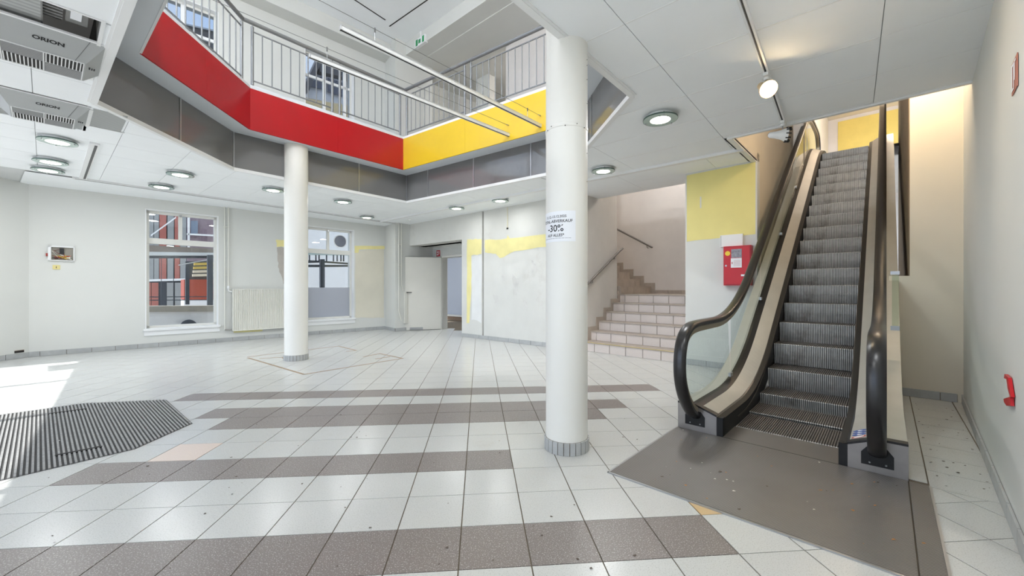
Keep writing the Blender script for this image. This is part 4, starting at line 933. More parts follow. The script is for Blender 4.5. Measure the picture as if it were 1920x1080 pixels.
cb = obj('control_box', para(C_(.085, -3.98, ZC+.05), C_.d*.10, C_.n*.25, UP*.12), MATS['bay_grey'], bay)
obj('rating_label', para(C_(.105, -3.92, ZC+.047), C_.d*.05, C_.n*.12, UP*.003), M_paper, cb)
obj('bay_bar', join(para(C_(-1.3, -4.05, ZC-.012), C_.d*1.54, C_.n*.022, UP*.012), para(C_(-1.3, -3.70, ZC-.006), C_.d*1.54, C_.n*.015, UP*.01), para(C_(.235, -4.8, ZC-.008), C_.d*.02, C_.n*1.12, UP*.012)), M_trim, bay)
bay2 = thing('ceiling_bay', 'perforated ceiling bay round the farther air conditioner', 'ceiling bay', C_(-.2, -6, ZC), -math.radians(40.5), group='open ceiling bays')
obj('perforated_sheet', join(para(C_(-1.3, -6.15, ZC+.01), C_.d*1.56, -C_.n*.27, UP*.004), para(C_(.285, -5.53, ZC+.0), -C_.d*.02, -C_.n*.9, UP*.004)), M_perf, bay2)
obj('perforated_end', para(C_(.30, -5.56, ZC-.004), C_.d*.24, -C_.n*.62, UP*.004), M_perf, bay2)
obj('bay_bar', join(para(C_(.272, -5.6, ZC-.012), C_.d*.03, -C_.n*.6, UP*.012), para(C_(-.29, -6.17, ZC-.010), C_.d*.86, C_.n*.014, UP*.01), para(C_(-.36, -6.42, ZC-.01), C_.d*.05, C_.n*.3, UP*.012)), M_trim, bay2)

# ================================================================== SPOT TRACK
TA, TB = Vector((*F(1388, -6, ZC-.02), ZC)), Vector((*F(1471, 236, ZC-.02), ZC)); td = (TB-TA).normalized(); ts_ = Vector((td.y, -td.x, 0))
tr_ = thing('light_track', 'white ceiling track carrying two spotlights', 'light track', (TA+TB)/2)
obj('rail', join(para(TA-ts_*.02-UP*.032, TB-TA, ts_*.013, UP*.033), para(TA+ts_*.007-UP*.032, TB-TA, ts_*.013, UP*.033)), M_trim, tr_)
obj('slot', para(TA-ts_*.008-UP*.012, TB-TA, ts_*.016, UP*.01), M_slot, tr_)
def spot(px, py, pz, label, aim, lit):
    k = Vector((*F(px, py, pz), pz)); al = (k-TA).dot(td); base_ = TA+td*al
    t = thing('spotlight', label, 'spotlight', base_, group='track spotlights'); aim = Vector(aim).normalized(); c = base_-UP*(.14 if lit else .165)
    obj('adapter', join(para(base_-td*.05-ts_*.017-UP*.055, td*.1, ts_*.034, UP*.025), lathe(base_-UP*.075, [(.017, 0), (.02, .02)], 12)), M_trim, t)
    obj('stem', tube([base_-UP*.07, base_-UP*.105], .006, 8), M_alu, t)
    h = obj('head', lathe(c-aim*.06, [(.012, -.07), (.028, -.055), (.034, -.01), (.045, .04), (.062, .075), (.068, .10), (.064, .103), (.055, .09)], 28, aim), M_trim if not lit else pm('spot_reflector', (226, 196, 150), .4), t, True, auto=50)
    if lit:
        obj('bulb', lathe(c-aim*.06, [(.058, .085), (.050, .098), (.02, .106)], 28, aim), emit('spot_bulb', (255, 226, 176), 40), t, True)
        L_ = bpy.data.lights.new('spot_beam', 'SPOT'); L_.energy = 9; L_.color = (1, .82, .58); L_.spot_size = 2.1; L_.spot_blend = .8; L_.shadow_soft_size = .05
        lo = bpy.data.objects.new('spot_beam', L_); COL.objects.link(lo); lo.location = c+aim*.07; lo.rotation_euler = aim.to_track_quat('-Z', 'Y').to_euler()
    else:
        for q in range(10):
            a_ = q*2*PI/10; r_ = aim.orthogonal().normalized(); s2 = aim.cross(r_); dr = r_*math.cos(a_)+s2*math.sin(a_)
            obj('fin', para(c+aim*.02+dr*.055-aim.cross(dr)*.004, aim.cross(dr)*.008, aim*.045, dr*.02), M_dark, h)
    return t
spot(1436, 140, ZC-.03, 'lit warm spotlight on the track facing the room', (-.12, -.78, -.55), True)
spot(1468, 228, ZC-.03, 'unlit white finned spotlight at the end of the track', (.86, -.38, -.12), False)

# ================================================================== SUSPENDED LIGHT BARS AND CABLES IN THE OPENING
def bar(x0, y0, x1, y1, zb, zw, drops, label, clabel):
    a, b = Vector((*F(x0, y0, zb), zb)), Vector((*F(x1, y1, zb), zb)); d = (b-a).normalized(); s_ = Vector((d.y, -d.x, 0))
    t = thing('light_bar', label, 'light bar', (a+b)/2, group='suspended light bars')
    obj('body', join(para(a-s_*.02, b-a, s_*.014, UP*.045), para(a+s_*.006, b-a, s_*.014, UP*.045), para(a-s_*.02+UP*.03, b-a, s_*.04, UP*.015), para(a-s_*.02, d*.006, s_*.04, UP*.045)), M_trim, t)
    obj('slot', para(a-s_*.009-UP*.001, b-a, s_*.018, UP*.012), M_dark, t)
    obj('hanger', join(*[tube([a+d*q*(b-a).length+UP*.04, a+d*q*(b-a).length+UP*(zw-zb)], .003, 6) for q in drops]), M_alu, t)
    obj('hook', join(*[tube([a+d*q*(b-a).length+UP*(zw-zb-.03), a+d*q*(b-a).length+UP*(zw-zb+.012)], .008, 8) for q in drops]), M_slot, t)
    wz = zw-zb; w0 = a+UP*wz; k0 = -1.9; k1 = (b-a).length+1.0
    # cable ends on the fascia faces
    def hit(sgn):
        best = None
        for i in range(6):
            p, q_ = Vector(VIN[i]), Vector(VIN[(i+1) % 6]); r = q_-p; den = d.x*r.y-d.y*r.x
            if abs(den) < 1e-6: continue
            tt = ((p.x-w0.x)*r.y-(p.y-w0.y)*r.x)/den; ss = ((p.x-w0.x)*d.y-(p.y-w0.y)*d.x)/den
            if 0 <= ss <= 1 and tt*sgn > 0: best = tt
        return best
    e0, e1 = hit(-1), hit(1)
    cz = thing('suspension_cable', clabel, 'cable', w0, group='suspension cables')
    obj('wire', tube([w0+d*(e0 or -1), w0+d*(e1 or 4)], .0028, 5), pm('wire_grey', (120, 120, 120), .5, metal=.5), cz)
    obj('anchor', join(*[tube([w0+d*e, w0+d*(e-.05*math.copysign(1, e))], .008, 8) for e in (e0, e1) if e]), M_alu, cz)
bar(638, 56, 1024, 244, 3.49, 3.66, (.11, .86), 'upper of the two hanging white light bars in the opening', 'thin steel cable above the upper light bar')
bar(580, 108, 977, 265, 3.49, 3.66, (.055, .94), 'lower of the two hanging white light bars in the opening', 'thin steel cable above the lower light bar')

# ================================================================== SIGNS AND SMALL FITTINGS
def signbox(c, dx, n, w_, h_, label, cat='sign', name='sign', mat=M_fire, th=.006):
    t = thing(name, label, cat, c); obj('plate', para(Vector(c)-dx*w_/2-UP*h_/2, dx*w_, n*th, UP*h_), mat, t); return t
# exit sign under the upper ceiling
ex_t, ex_z = W.px(797, 82); exc = W(ex_t, .16, ex_z)
es = thing('exit_sign', 'white and green exit sign lamp on the upper floor', 'exit sign', exc)
obj('housing', para(exc-W.d*.22-UP*.10, W.d*.44, -W.n*.08, UP*.2), M_trim, es)
obj('pictogram_field', para(exc-W.d*.19-UP*.085+W.n*.003, W.d*.38, -W.n*.004, UP*.17), M_paper, es)
obj('running_figure', join(para(exc-W.d*.18-UP*.08+W.n*.006, W.d*.09, -W.n*.003, UP*.16), para(exc-W.d*.06-UP*.05+W.n*.006, W.d*.09, -W.n*.003, UP*.10), para(exc+W.d*.10-UP*.08+W.n*.006, W.d*.08, -W.n*.003, UP*.16)), M_green, es)
obj('bracket', para(exc-W.d*.03+UP*.1-W.n*.05, W.d*.06, W.n*.03, UP*.25), M_trim, es)
# fire sign over the door
ft, fz = DW.px(822, 475); fsn = DW(ft, .004, fz)
s1 = signbox(fsn, DW.d, DW.n, .16, .17, 'small dark red fire hose sign above the open door', name='fire_sign')
obj('symbol', join(para(fsn+DW.d*-.055-UP*.06+DW.n*.008, DW.d*.045, DW.n*.001, UP*.05), para(fsn+DW.d*-.055+UP*.01+DW.n*.008, DW.d*.045, DW.n*.001, UP*.05), para(fsn+DW.d*.015-UP*.06+DW.n*.008, DW.d*.015, DW.n*.001, UP*.12), para(fsn+DW.d*.015+UP*.045+DW.n*.008, DW.d*.045, DW.n*.001, UP*.015), para(fsn+DW.d*.045-UP*.03+DW.n*.008, DW.d*.015, DW.n*.001, UP*.09)), M_paper, s1)
# sign and torn red tape on the right wall
rt, rz_ = RS.px(1905, 140); rs_c = RS(rt, .002, rz_)
s2 = signbox(rs_c, RS.d, RS.n, .15, .15, 'faded red fire extinguisher sign high on the right wall', name='extinguisher_sign', mat=pm('faded_red', (176, 112, 96), .6), th=.003)
obj('symbol', join(para(rs_c-RS.d*.05-UP*.06+RS.n*.005, RS.d*.01, RS.n*.001, UP*.11), para(rs_c-RS.d*.005-UP*.06+RS.n*.005, RS.d*.01, RS.n*.001, UP*.11), para(rs_c-RS.d*.05+UP*.05+RS.n*.005, RS.d*.055, RS.n*.001, UP*.01), para(rs_c-RS.d*.05-UP*.065+RS.n*.005, RS.d*.055, RS.n*.001, UP*.01), para(rs_c+RS.d*.02-UP*.03+RS.n*.005, RS.d*.01, RS.n*.001, UP*.09), para(rs_c+RS.d*.02+UP*.05+RS.n*.005, RS.d*.035, RS.n*.001, UP*.01)), M_paper, s2)
tp = []
for x, y in ((1892, 702), (1899, 709), (1902, 728), (1905, 745), (1899, 751), (1890, 749), (1891, 755), (1897, 758), (1896, 762), (1904, 762), (1903, 745), (1898, 728), (1896, 712), (1891, 710)):
    tp.append(RS.px(x, y))
tpo = obj('torn_tape', prism([RS(t, .003, z) for t, z in tp], RS.n*.012), M_fire, label='torn red tape stuck on the right wall', cat='tape')
# fire cabinet
fb0, fb1 = -1.045, -.705
fc = thing('fire_cabinet', 'red fire hose cabinet with stickers on the white wall', 'fire cabinet', FWF((fb0+fb1)/2, 0, 1.19))
obj('body', para(FWF(fb0, .0, 1.185), FWF.d*(fb1-fb0), FWF.n*.10, UP*.545), M_fire, fc)
fd = obj('cabinet_door', para(FWF(fb0+.012, .10, 1.20), FWF.d*(fb1-fb0-.024), FWF.n*.008, UP*.515), M_fire, fc)
obj('door_gap', join(para(FWF(fb0+.008, .1005, 1.196), FWF.d*(fb1-fb0-.016), FWF.n*.001, UP*.523)), M_fired, fc)
obj('lock', lathe(FWF(fb0+.035, .108, 1.46), [(.013, 0), (.012, .006)], 14, FWF.n), M_alu, fd)
obj('round_sticker', lathe(FWF(fb0+.055, .1082, 1.63), [(.033, 0), (.033, .001)], 24, FWF.n), pm('sticker_yellow', (236, 206, 60), .5), fd)
obj('photo_print', para(FWF(fb0+.10, .1082, 1.565), FWF.d*.13, FWF.n*.001, UP*.12), pm('photo_grey', (150, 150, 160), .5, var=.4, scale=40), fd)
obj('instruction_sheet', para(FWF(fb0+.095, .1084, 1.43), FWF.d*.135, FWF.n*.001, UP*.13), M_paper, fd)
obj('sheet_print', join(*[para(FWF(fb0+.13, .1096, 1.455+k*.017), FWF.d*.085, FWF.n*.0004, UP*.004) for k in range(5)]+[para(FWF(fb0+.105, .1096, 1.48), FWF.d*.012, FWF.n*.0004, UP*.03)]), pm('sheet_red', (200, 120, 120), .6), fd)
obj('small_label', para(FWF(fb0+.22, .1084, 1.31), FWF.d*.06, FWF.n*.001, UP*.025), M_paper, fd)
ca, cb_ = FWF.px(1352, 455)[0], FWF.px(1394, 455)[0]
cvb = thing('cover_box', 'blank white cover box above the red fire cabinet', 'cover box', FWF((ca+cb_)/2, 0, 1.73))
obj('cover', para(FWF(ca, .0, 1.732), FWF.d*(cb_-ca), FWF.n*.045, UP*.165), M_trim, cvb)
obj('lid_joint', para(FWF(ca+.01, .0455, 1.74), FWF.d*.003, FWF.n*.001, UP*.15), M_slot, cvb)
# electrical niche, blank socket, floor vent on the left walls
et0, et1, ez0, ez1 = .24, .50, 1.63, 1.85
en = thing('junction_box', 'open junction box with loose wires in the left wall', 'junction box', A((et0+et1)/2, 0, ez0))
obj('back_plate', para(A(et0, .002, ez0), A.d*(et1-et0), A.n*.004, UP*(ez1-ez0)), pm('box_inside', (150, 146, 136), .7), en)
obj('box_rim', join(para(A(et0-.03, 0, ez0-.01), A.d*.035, A.n*.045, UP*(ez1-ez0+.03)), para(A(et1, 0, ez0-.01), A.d*.012, A.n*.045, UP*(ez1-ez0+.03)), para(A(et0-.03, 0, ez1), A.d*(et1-et0+.04), A.n*.045, UP*.02), para(A(et0-.03, 0, ez0-.012), A.d*(et1-et0+.04), A.n*.045, UP*.012)), M_trim, en)
obj('contactor', para(A(et0+.10, .006, ez0+.11), A.d*.05, A.n*.03, UP*.09), M_blackm, en)
rw = random.Random(4)
for k, cc in enumerate(((190, 60, 40), (214, 190, 90), (230, 225, 215), (60, 60, 60), (150, 90, 60), (200, 170, 60), (230, 225, 215), (120, 40, 36))):
    pts = [A(et0+.02+rw.random()*.2, .012+rw.random()*.02, ez0+.02+rw.random()*.07)]
    for _ in range(4): pts.append(A(min(et1-.02, max(et0+.01, et0+rw.random()*.25)), .012+rw.random()*.025, ez0+.015+rw.random()*(.08 if k < 6 else .18)))
    obj('cable', tube(pts, .005, 6), pm('cable_%d' % k, cc, .5), en)
obj('terminal', para(A(et0-.055, .005, ez0+.06), A.d*.06, A.n*.03, UP*.05), pm('terminal_red', (160, 60, 50), .5, var=.3, scale=60), en)
sk = thing('wall_socket', 'yellowed blank wall socket under the junction box', 'socket', A(.30, 0, 1.47))
obj('cover', para(A(.26, 0, 1.47), A.d*.085, A.n*.012, UP*.075), M_yplast, sk); obj('hole', para(A(.298, .012, 1.49), A.d*.008, A.n*.001, UP*.03), M_dark, sk)
vt, vz = LW.px(36, 659)
vs_ = thing('wall_vent', 'small dark vent slot low on the left wall', 'vent', LW(vt, 0, vz))
obj('slot', para(LW(vt-.06, .0, vz-.02), LW.d*.12, LW.n*.004, UP*.04), M_dark, vs_); obj('lip', para(LW(vt-.06, .004, vz+.015), LW.d*.12, LW.n*.004, UP*.005), M_brown, vs_)
# radiator and pipes on the window wall
rd = thing('radiator', 'white panel radiator with vertical flutes below the wall', 'radiator', A(3.4, .06, .22))
r0, r1, z0, z1 = 2.80, 4.25, .22, 1.13
pr_ = []; nf = 42
for k in range(nf):
    a = r0+(r1-r0)*k/nf; wd = (r1-r0)/nf; pr_ += [(a, .085), (a+wd*.25, .085), (a+wd*.4, .10), (a+wd*.85, .10)]
pr_.append((r1, .085))
V = []; 
for t, n_ in pr_: V += [A(t, n_, z0+.02), A(t, n_, z1-.02)]
obj('front_panel', (V, [[2*k, 2*k+2, 2*k+3, 2*k+1] for k in range(len(pr_)-1)]), M_radi, rd)
obj('casing', join(para(A(r0, .03, z0), A.d*.012, A.n*.07, UP*(z1-z0)), para(A(r1-.012, .03, z0), A.d*.012, A.n*.07, UP*(z1-z0)), para(A(r0, .03, z0), A.d*(r1-r0), A.n*.02, UP*(z1-z0)), para(A(r0, .03, z0), A.d*(r1-r0), A.n*.07, UP*.02)), M_radi, rd)
obj('top_grille', join(para(A(r0, .03, z1-.02), A.d*(r1-r0), A.n*.008, UP*.022), para(A(r0, .092, z1-.02), A.d*(r1-r0), A.n*.01, UP*.022), *[para(A(r0+.05*k, .035, z1-.004), A.d*.03, A.n*.06, UP*.006) for k in range(29)]), M_radi, rd)
obj('valve', join(lathe(A(2.735, .06, 1.14), [(.022, 0), (.024, .04), (.018, .055)], 12), tube([A(2.735, .06, 1.14), A(2.735, .06, 1.09), A(2.80, .06, 1.07)], .012, 8)), M_trim, rd)
obj('return_valve', tube([A(2.67, .05, .26), A(2.74, .055, .26), A(2.80, .06, .26)], .014, 8), M_steel, rd)
pp = thing('heating_pipe', 'pair of thin white heating pipes left of the radiator', 'pipe', A(2.7, .05, 0))
obj('supply_pipe', tube([A(2.735, .055, ZC), A(2.735, .055, 1.18)], .011, 10), M_radi, pp, True, auto=40)
obj('return_pipe', tube([A(2.67, .05, ZC), A(2.67, .05, .26)], .011, 10), M_radi, pp, True, auto=40)
for zz in (2.45, 1.42): obj('pipe_clip', para(A(2.655, 0, zz), A.d*.095, A.n*.066, UP*.012), M_radi, pp)
pq = thing('heating_pipe', 'pair of thin pipes in the recess beside the open door', 'pipe', EW(.14, .05, 0))
obj('supply_pipe', tube([EW(.08, .04, ZC), EW(.08, .04, .55), EW(.16, .04, .27)], .014, 8), M_radi, pq, True, auto=40)
obj('return_pipe', tube([EW(.16, .04, ZC), EW(.16, .04, 1.25), EW(.21, .04, 1.08)], .012, 8), M_radi, pq, True, auto=40)
obj('pipe_clip', join(*[para(EW(.06, 0, zz), EW.d*.12, EW.n*.05, UP*.012) for zz in (2.3, 1.75)]), M_radi, pq)
rd2 = thing('narrow_radiator', 'narrow white radiator half hidden by the open door', 'radiator', EW(.33, .05, 0))
obj('front_panel', join(*[para(EW(.25+k*.03, .012, .22), EW.d*.024, EW.n*.04, UP*.82) for k in range(3)]), M_radi, rd2)
obj('end_cap', join(para(EW(.245, .01, .2), EW.d*.10, EW.n*.045, UP*.025), para(EW(.245, .01, 1.035), EW.d*.10, EW.n*.045, UP*.02)), M_radi, rd2)
# ceiling detectors
for (x, y, lab) in ((768, 413, 'small white smoke detector on the rear ceiling'), (838, 414, 'small beige detector above the door beam')):
    c = (*F(x, y, ZC-.03), ZC); t = thing('smoke_detector', lab, 'detector', c, group='smoke detectors')
    obj('base', lathe((c[0], c[1], ZC-.02), [(.05, 0), (.055, .02)], 20), M_trim, t); obj('sensor', lathe((c[0], c[1], ZC-.045), [(.02, 0), (.04, .02), (.04, .026)], 20), M_yplast if x > 800 else M_trim, t)
# wire hanging on the rear wall
wt, wz = W.px(952, 430)
hw = thing('loose_wire', 'thin loose wire hanging down the rear wall', 'wire', W(wt, .01, 2.45))
obj('wire', tube([W(wt, .01, ZC-.02), W(wt+.004, .012, 2.6), W(wt, .01, 2.42)], .004, 5), M_yplast, hw); obj('terminal', para(W(wt-.02, .004, 2.40), W.d*.04, W.n*.015, UP*.03), M_dark, hw)

# ================================================================== ENTRANCE MAT
mt = obj('entrance_mat', slabs([mat_c], -.012, .002), M_matb, label='dark ribbed entrance mat set in the floor', cat='mat')
md = Vector((.765, -.644)); mn = Vector((.644, .765)); k0 = min(Vector(p).dot(mn) for p in mat_c); k1 = max(Vector(p).dot(mn) for p in mat_c)
k = k0
gaps = [((-3.95, 3.55), (-3.62, 3.80)), ((-3.05, 2.62), (-3.5, 2.35))]
while k < k1:
    lo = [md*-9+mn*(k+.006), md*9+mn*(k+.006), md*9+mn*(k+.017), md*-9+mn*(k+.017)]; pl = intersect([(p.x, p.y) for p in lo], mat_c)
    if pl: obj('mat_ridge', slabs([pl], .002, .009), M_mats, mt)
    k += .023
for (x0, y0), (x1, y1) in ((F(92, 777), F(162, 768)), (F(103, 856), F(192, 839))):
    p, q_ = Vector((x0, y0, 0)), Vector((x1, y1, 0)); d = (q_-p).normalized(); s_ = Vector((-d.y, d.x, 0)); obj('mat_slot', para(p-s_*.014+UP*.003, q_-p, s_*.028, UP*.0068), M_dark, mt)
# litter: dry leaves and crumbs nobody could count
rl = random.Random(11); lg = {0: [], 1: [], 2: []}
def flake(c, r, z):
    a = rl.random()*6; n = 5; return [Vector((c[0]+math.cos(a+k*2*PI/n)*r*rl.uniform(.5, 1.2), c[1]+math.sin(a+k*2*PI/n)*r*rl.uniform(.3, 1), z+rl.uniform(0, .003))) for k in range(n)], [list(range(n))]
for k in range(45): lg[rl.choice((0, 0, 1, 2))].append(flake(U.xy(rl.uniform(-1.05, -.02), rl.uniform(-.6, .78)), rl.uniform(.003, .011), .0095))
for k in range(30): lg[rl.choice((1, 2, 2))].append(flake((rl.uniform(-4.6, -2.7), rl.uniform(2.4, 3.9)), rl.uniform(.004, .014), .0105))
for k in range(70):
    p = F(rl.uniform(60, 1250), rl.uniform(690, 1070)); lg[2].append(flake(p, rl.uniform(.003, .010), .001))
for k in range(40): lg[2].append(flake(U.xy(rl.uniform(0, 2.3), rl.uniform(.82, 1.08)), rl.uniform(.004, .012), .001))
for k, (nm, mm) in enumerate((('leaf_litter', pm('dry_leaf', (190, 130, 70), .8)), ('paper_crumbs', pm('crumb_white', (225, 222, 214), .8)), ('dirt_crumbs', pm('crumb_dark', (96, 84, 74), .9)))):
    obj(nm, join(*lg[k]), mm, label=('dry orange leaf scraps on the landing plate', 'white crumbs scattered over mat and landing plate', 'dark dirt crumbs scattered on the tiles')[k], cat='litter', kind='stuff')

# ================================================================== OUTSIDE THE WINDOWS
def footing(pix, n, mat, parent, th=.3):
    (t0, a), (t1, b) = A.px(*pix[0], -n), A.px(*pix[1], -n); return obj('footing', para(A(t0, -n, -.14), A.d*(t1-t0), -A.n*th, UP*(max(a, b)+.14)), mat, parent)
def outq(pix, n, mat, name, parent, th=.06):
    q = [A.px(x, y, -n) for x, y in pix]; return obj(name, prism([A(t, -n, z) for t, z in q], -A.n*th), mat, parent)
Mg = pm('facade_grey', (150, 152, 152), .6, var=.03); Mrd = pm('facade_red', (168, 100, 90), .6, var=.03); Mor = pm('orange_panel', (172, 72, 48), .5); Mdk = pm('dark_steel', (58, 66, 78), .5); Mpw = pm('pale_render', (236, 233, 233), .8, var=.03); Mbrk = pm('violet_brick', (134, 118, 128), .8, var=.1, scale=12)
b1 = thing('panel_building', 'red and grey panelled building seen through the left window', 'building', A(-4, -9, 0))
outq([(255, 380), (350, 380), (350, 600), (255, 600)], 9.4, Mdk, 'wall', b1, .3)
for x0, x1, m in ((256, 266, Mrd), (267, 276, Mg), (277, 288, Mg), (289, 298, Mg), (299, 312, Mrd), (314, 326, Mg), (327.5, 337, Mrd), (338, 349, Mg)): outq([(x0, 382), (x1, 382), (x1, 525), (x0, 525)], 9.3, m, 'facade_panel', b1)
for x0, x1, m in ((256, 283, Mrd), (284, 297, Mrd), (313, 325, Mg), (328, 342, Mg), (343, 349, Mrd)): outq([(x0, 530), (x1, 530), (x1, 590), (x0, 590)], 9.3, m, 'facade_panel', b1)
outq([(283, 440), (283, 443), (330, 409), (330, 406)], 8.9, M_trim, 'brace', b1)
outq([(272, 524), (349, 522), (349, 526), (272, 528)], 8.9, M_trim, 'band', b1)
b2 = thing('brick_building', 'violet brick building seen through the left window transom', 'building', A(0, -13, 0))
outq([(345, 370), (420, 370), (420, 560), (345, 560)], 13, Mbrk, 'wall', b2, .3); footing([(345, 559), (420, 559)], 13, Mbrk, b2)
b2w = outq([(358, 414), (371, 414), (371, 438), (358, 438)], 12.9, pm('pane_blue', (120, 134, 154), .2), 'window', b2)
outq([(352, 408), (356, 408), (356, 470), (352, 470)], 12.8, M_trim, 'downpipe', b2); outq([(345, 437), (400, 440), (400, 443), (345, 440)], 12.8, M_trim, 'band', b2)
cn = thing('steel_canopy', 'dark steel canopy frame with posts outside the left window', 'canopy', A(1.8, -2.6, 0))
outq([(268, 459), (415, 467), (415, 477), (268, 471)], 2.6, pm('canopy_brown', (142, 130, 120), .7), 'roof_beam', cn, .1)
outq([(268, 472), (415, 474), (415, 479), (268, 479)], 2.4, M_trim, 'gutter', cn, .1); outq([(268, 479), (415, 480), (415, 484), (268, 484)], 2.5, Mdk, 'lower_beam', cn, .1)
outq([(348, 490), (355.5, 490), (355.5, 571), (348, 571)], 2.9, Mdk, 'post', cn, .1); outq([(389, 478), (399.5, 478), (399.5, 581), (389, 581)], 2.2, Mdk, 'post', cn, .1)
for y in (556, 562): outq([(268, y), (392, y-.5), (392, y+1), (268, y+1.8)], 2.7, Mdk, 'guard_rail', cn, .03)
for x in (302, 325): outq([(x, 484), (x+1, 484), (x+1, 572), (x, 572)], 2.8, Mdk, 'guard_post', cn, .03)
outq([(335, 496), (400, 484), (400, 486), (335, 498)], 2.75, M_trim, 'brace', cn, .03)
kx = thing('kiosk', 'orange kiosk with a striped awning outside the left window', 'kiosk', A(2.2, -5.5, 0))
outq([(345, 524), (410, 524), (410, 562), (345, 562)], 5.5, Mor, 'counter', kx, .8); outq([(345, 562), (410, 562), (410, 575), (345, 575)], 5.5, Mpw, 'plinth', kx, .8); footing([(345, 574), (410, 574)], 5.5, Mpw, kx, .8)
for k in range(4): outq([(364-k, 493+k*7), (405, 492+k*7), (405, 496.5+k*7), (364-k, 497.5+k*7)], 5.2, pm('awning_yellow', (206, 176, 84), .7) if k < 2 else pm('awning_cream', (220, 205, 180), .7), 'awning_stripe', kx, .1)
outq([(355, 490), (410, 490), (410, 524), (355, 524)], 5.8, pm('kiosk_dark', (70, 76, 74), .7), 'back_wall', kx, .1)
yw = thing('yard_wall', 'low concrete yard wall with a dark arch outside the left window', 'wall', A(2, -1.9, 0))
outq([(262, 574), (420, 573), (420, 584), (262, 585)], 1.9, M_concrete, 'coping', yw, .3)
outq([(262, 585), (420, 584), (420, 640), (262, 640)], 1.95, Mpw, 'render', yw, .2)
at, az = A.px(354, 612, -1.8); obj('arch', lathe(A(at, -1.84, az), [(.16, 0), (.16, .03), (.125, .034), (.12, .02)], 32, A.n), Mdk, yw)
sw = thing('steel_walkway', 'dark steel walkway and post outside the right window', 'walkway', A(4.9, -2.4, 0))
outq([(601, 486), (609, 486), (609, 600), (601, 600)], 2.4, Mdk, 'post', sw, .1)
outq([(560, 496), (670, 497), (670, 500), (560, 501)], 2.5, Mdk, 'lower_beam', sw, .1); outq([(560, 487), (604, 489), (670, 494), (670, 497), (604, 492), (560, 494)], 2.6, Mdk, 'upper_beam', sw, .1)
for x in (580, 592, 598, 612, 625, 632, 639, 644): outq([(x, 478), (x+1.6, 478), (x+1.6, 490), (x, 490)], 2.6, Mdk, 'bracket', sw, .05)
outq([(560, 474), (670, 476), (670, 478.5), (560, 477)], 2.6, pm('walkway_glass', (196, 214, 212), .3), 'deck', sw, .4)
pb = thing('pale_building', 'pale rendered building behind the right window', 'building', A(4, -6, 0))
outq([(540, 380), (720, 380), (720, 640), (540, 640)], 6.5, Mpw, 'wall', pb, .3)
outq([(556, 398), (600, 400), (600, 404), (556, 402)], 6.3, M_trim, 'cornice', pb, .2)
gh = thing('gabled_house', 'house with a dark gable and yellow wall outside the upper window', 'house', A(6, -10, 0))
footing([(545, 244), (700, 244)], 10.05, pm('house_yellow', (226, 200, 150), .8, var=.03), gh)
My2 = pm('house_yellow', (226, 200, 150), .8, var=.03); Msl = pm('slate_roof', (92, 88, 88), .6, var=.1)
outq([(545, 180), (700, 205), (700, 270), (545, 245)], 10, My2, 'lower_wall', gh, .3)
outq([(572, 168), (596, 112), (660, 150), (680, 205), (572, 182)], 10.2, pm('house_white', (222, 220, 220), .8), 'gable_wall', gh, .2)
outq([(572, 158), (596, 108), (604, 112), (580, 170)], 9.7, Msl, 'roof', gh, .5); outq([(596, 106), (668, 126), (668, 150), (600, 134)], 9.8, Msl, 'roof', gh, .5)
outq([(580, 156), (608, 140), (608, 168), (583, 162)], 10.0, pm('house_pane', (88, 88, 100), .2), 'window', gh); outq([(615, 146), (645, 156), (645, 182), (615, 172)], 10.0, MATS['house_pane'], 'window', gh)
rh = thing('roof_ridge', 'dark tiled roof under blue sky outside the upper left window', 'roof', A(2, -8, 5))
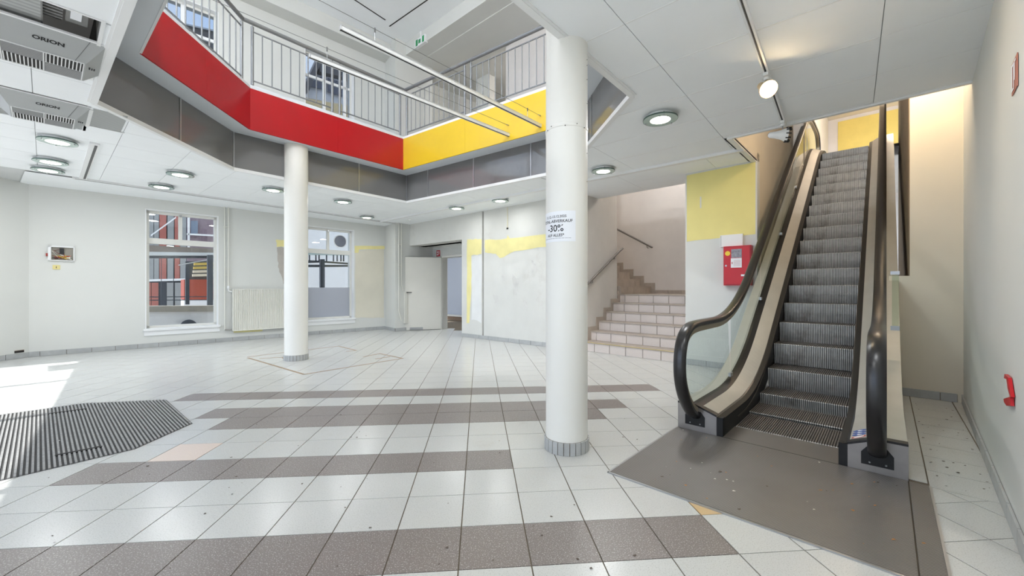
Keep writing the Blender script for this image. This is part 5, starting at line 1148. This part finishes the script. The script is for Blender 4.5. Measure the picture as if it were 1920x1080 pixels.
outq([(340, 44), (420, 62), (420, 110), (340, 110)], 8, Msl, 'tiles', rh, .5); outq([(340, 42), (420, 60), (420, 63), (340, 45)], 7.9, M_alu, 'ridge', rh, .1)

# ================================================================== LAMPS OF THE ESCALATOR WELL; ADDED FILL LAMPS FOR STAIRWELL, UPPER FLOOR AND BACK ROOM
def globe(name, label, c, n, power, col, r=.09):
    c = Vector(c); n = Vector(n).normalized(); t = thing(name, label, 'lamp', c, group='white globe lamps above the openings')
    obj('base', lathe(c, [(.06, 0), (.055, .03)], 20, n), M_trim, t)
    obj('globe', lathe(c+n*.03, [(.03, 0), (.07, .03), (r, .09), (.07, .15), (.03, .175)], 20, n), emit('globe_'+name+str(int(power)), col, 6), t, True)
    L_ = bpy.data.lights.new('bulb', 'POINT'); L_.energy = power; L_.color = lin(col); L_.shadow_soft_size = .12
    lo = bpy.data.objects.new('bulb', L_); COL.objects.link(lo); lo.location = c+n*.32
globe('wall_lamp', 'warm wall lamp inside the escalator well above the ceiling edge', U(1.77, .75, 3.62), U.d, 20, (255, 228, 192))
globe('landing_lamp', 'warm lamp on the ceiling over the top of the escalator', U(8.5, .6, 6.2), (0, 0, -1), 55, (255, 232, 204))
globe('added_stairwell_lamp', 'added fill lamp high on the stairwell back wall', U(5.75, -2.3, 4.6), -U.d, 55, (255, 246, 238))  # unseen lamp added as fill for the stairwell
globe('added_gallery_lamp', 'added unseen lamp on the upper ceiling near the street front', (-4.6, 1.2, ZU), (0, 0, -1), 330, (250, 252, 255))  # added out of view to brighten the upper floor
globe('added_street_side_lamp', 'added unseen lamp on the upper ceiling over the near corner of the opening', (-.6, -.2, ZU), (0, 0, -1), 330, (250, 252, 255))  # second added lamp for the upper floor, hidden by the lower ceiling
globe('added_rear_gallery_lamp', 'added unseen lamp on the upper ceiling above the rear gallery', W(4.6, -2.4, ZB-.02), (0, 0, -1), 45, (255, 250, 244))  # added unseen, fills the rear of the upper floor
globe('added_back_room_lamp', 'added fill lamp on the ceiling of the room behind the open door', DW(.2, -1.1, 2.68), (0, 0, -1), 22, (250, 252, 255))  # added to lighten the view through the door opening
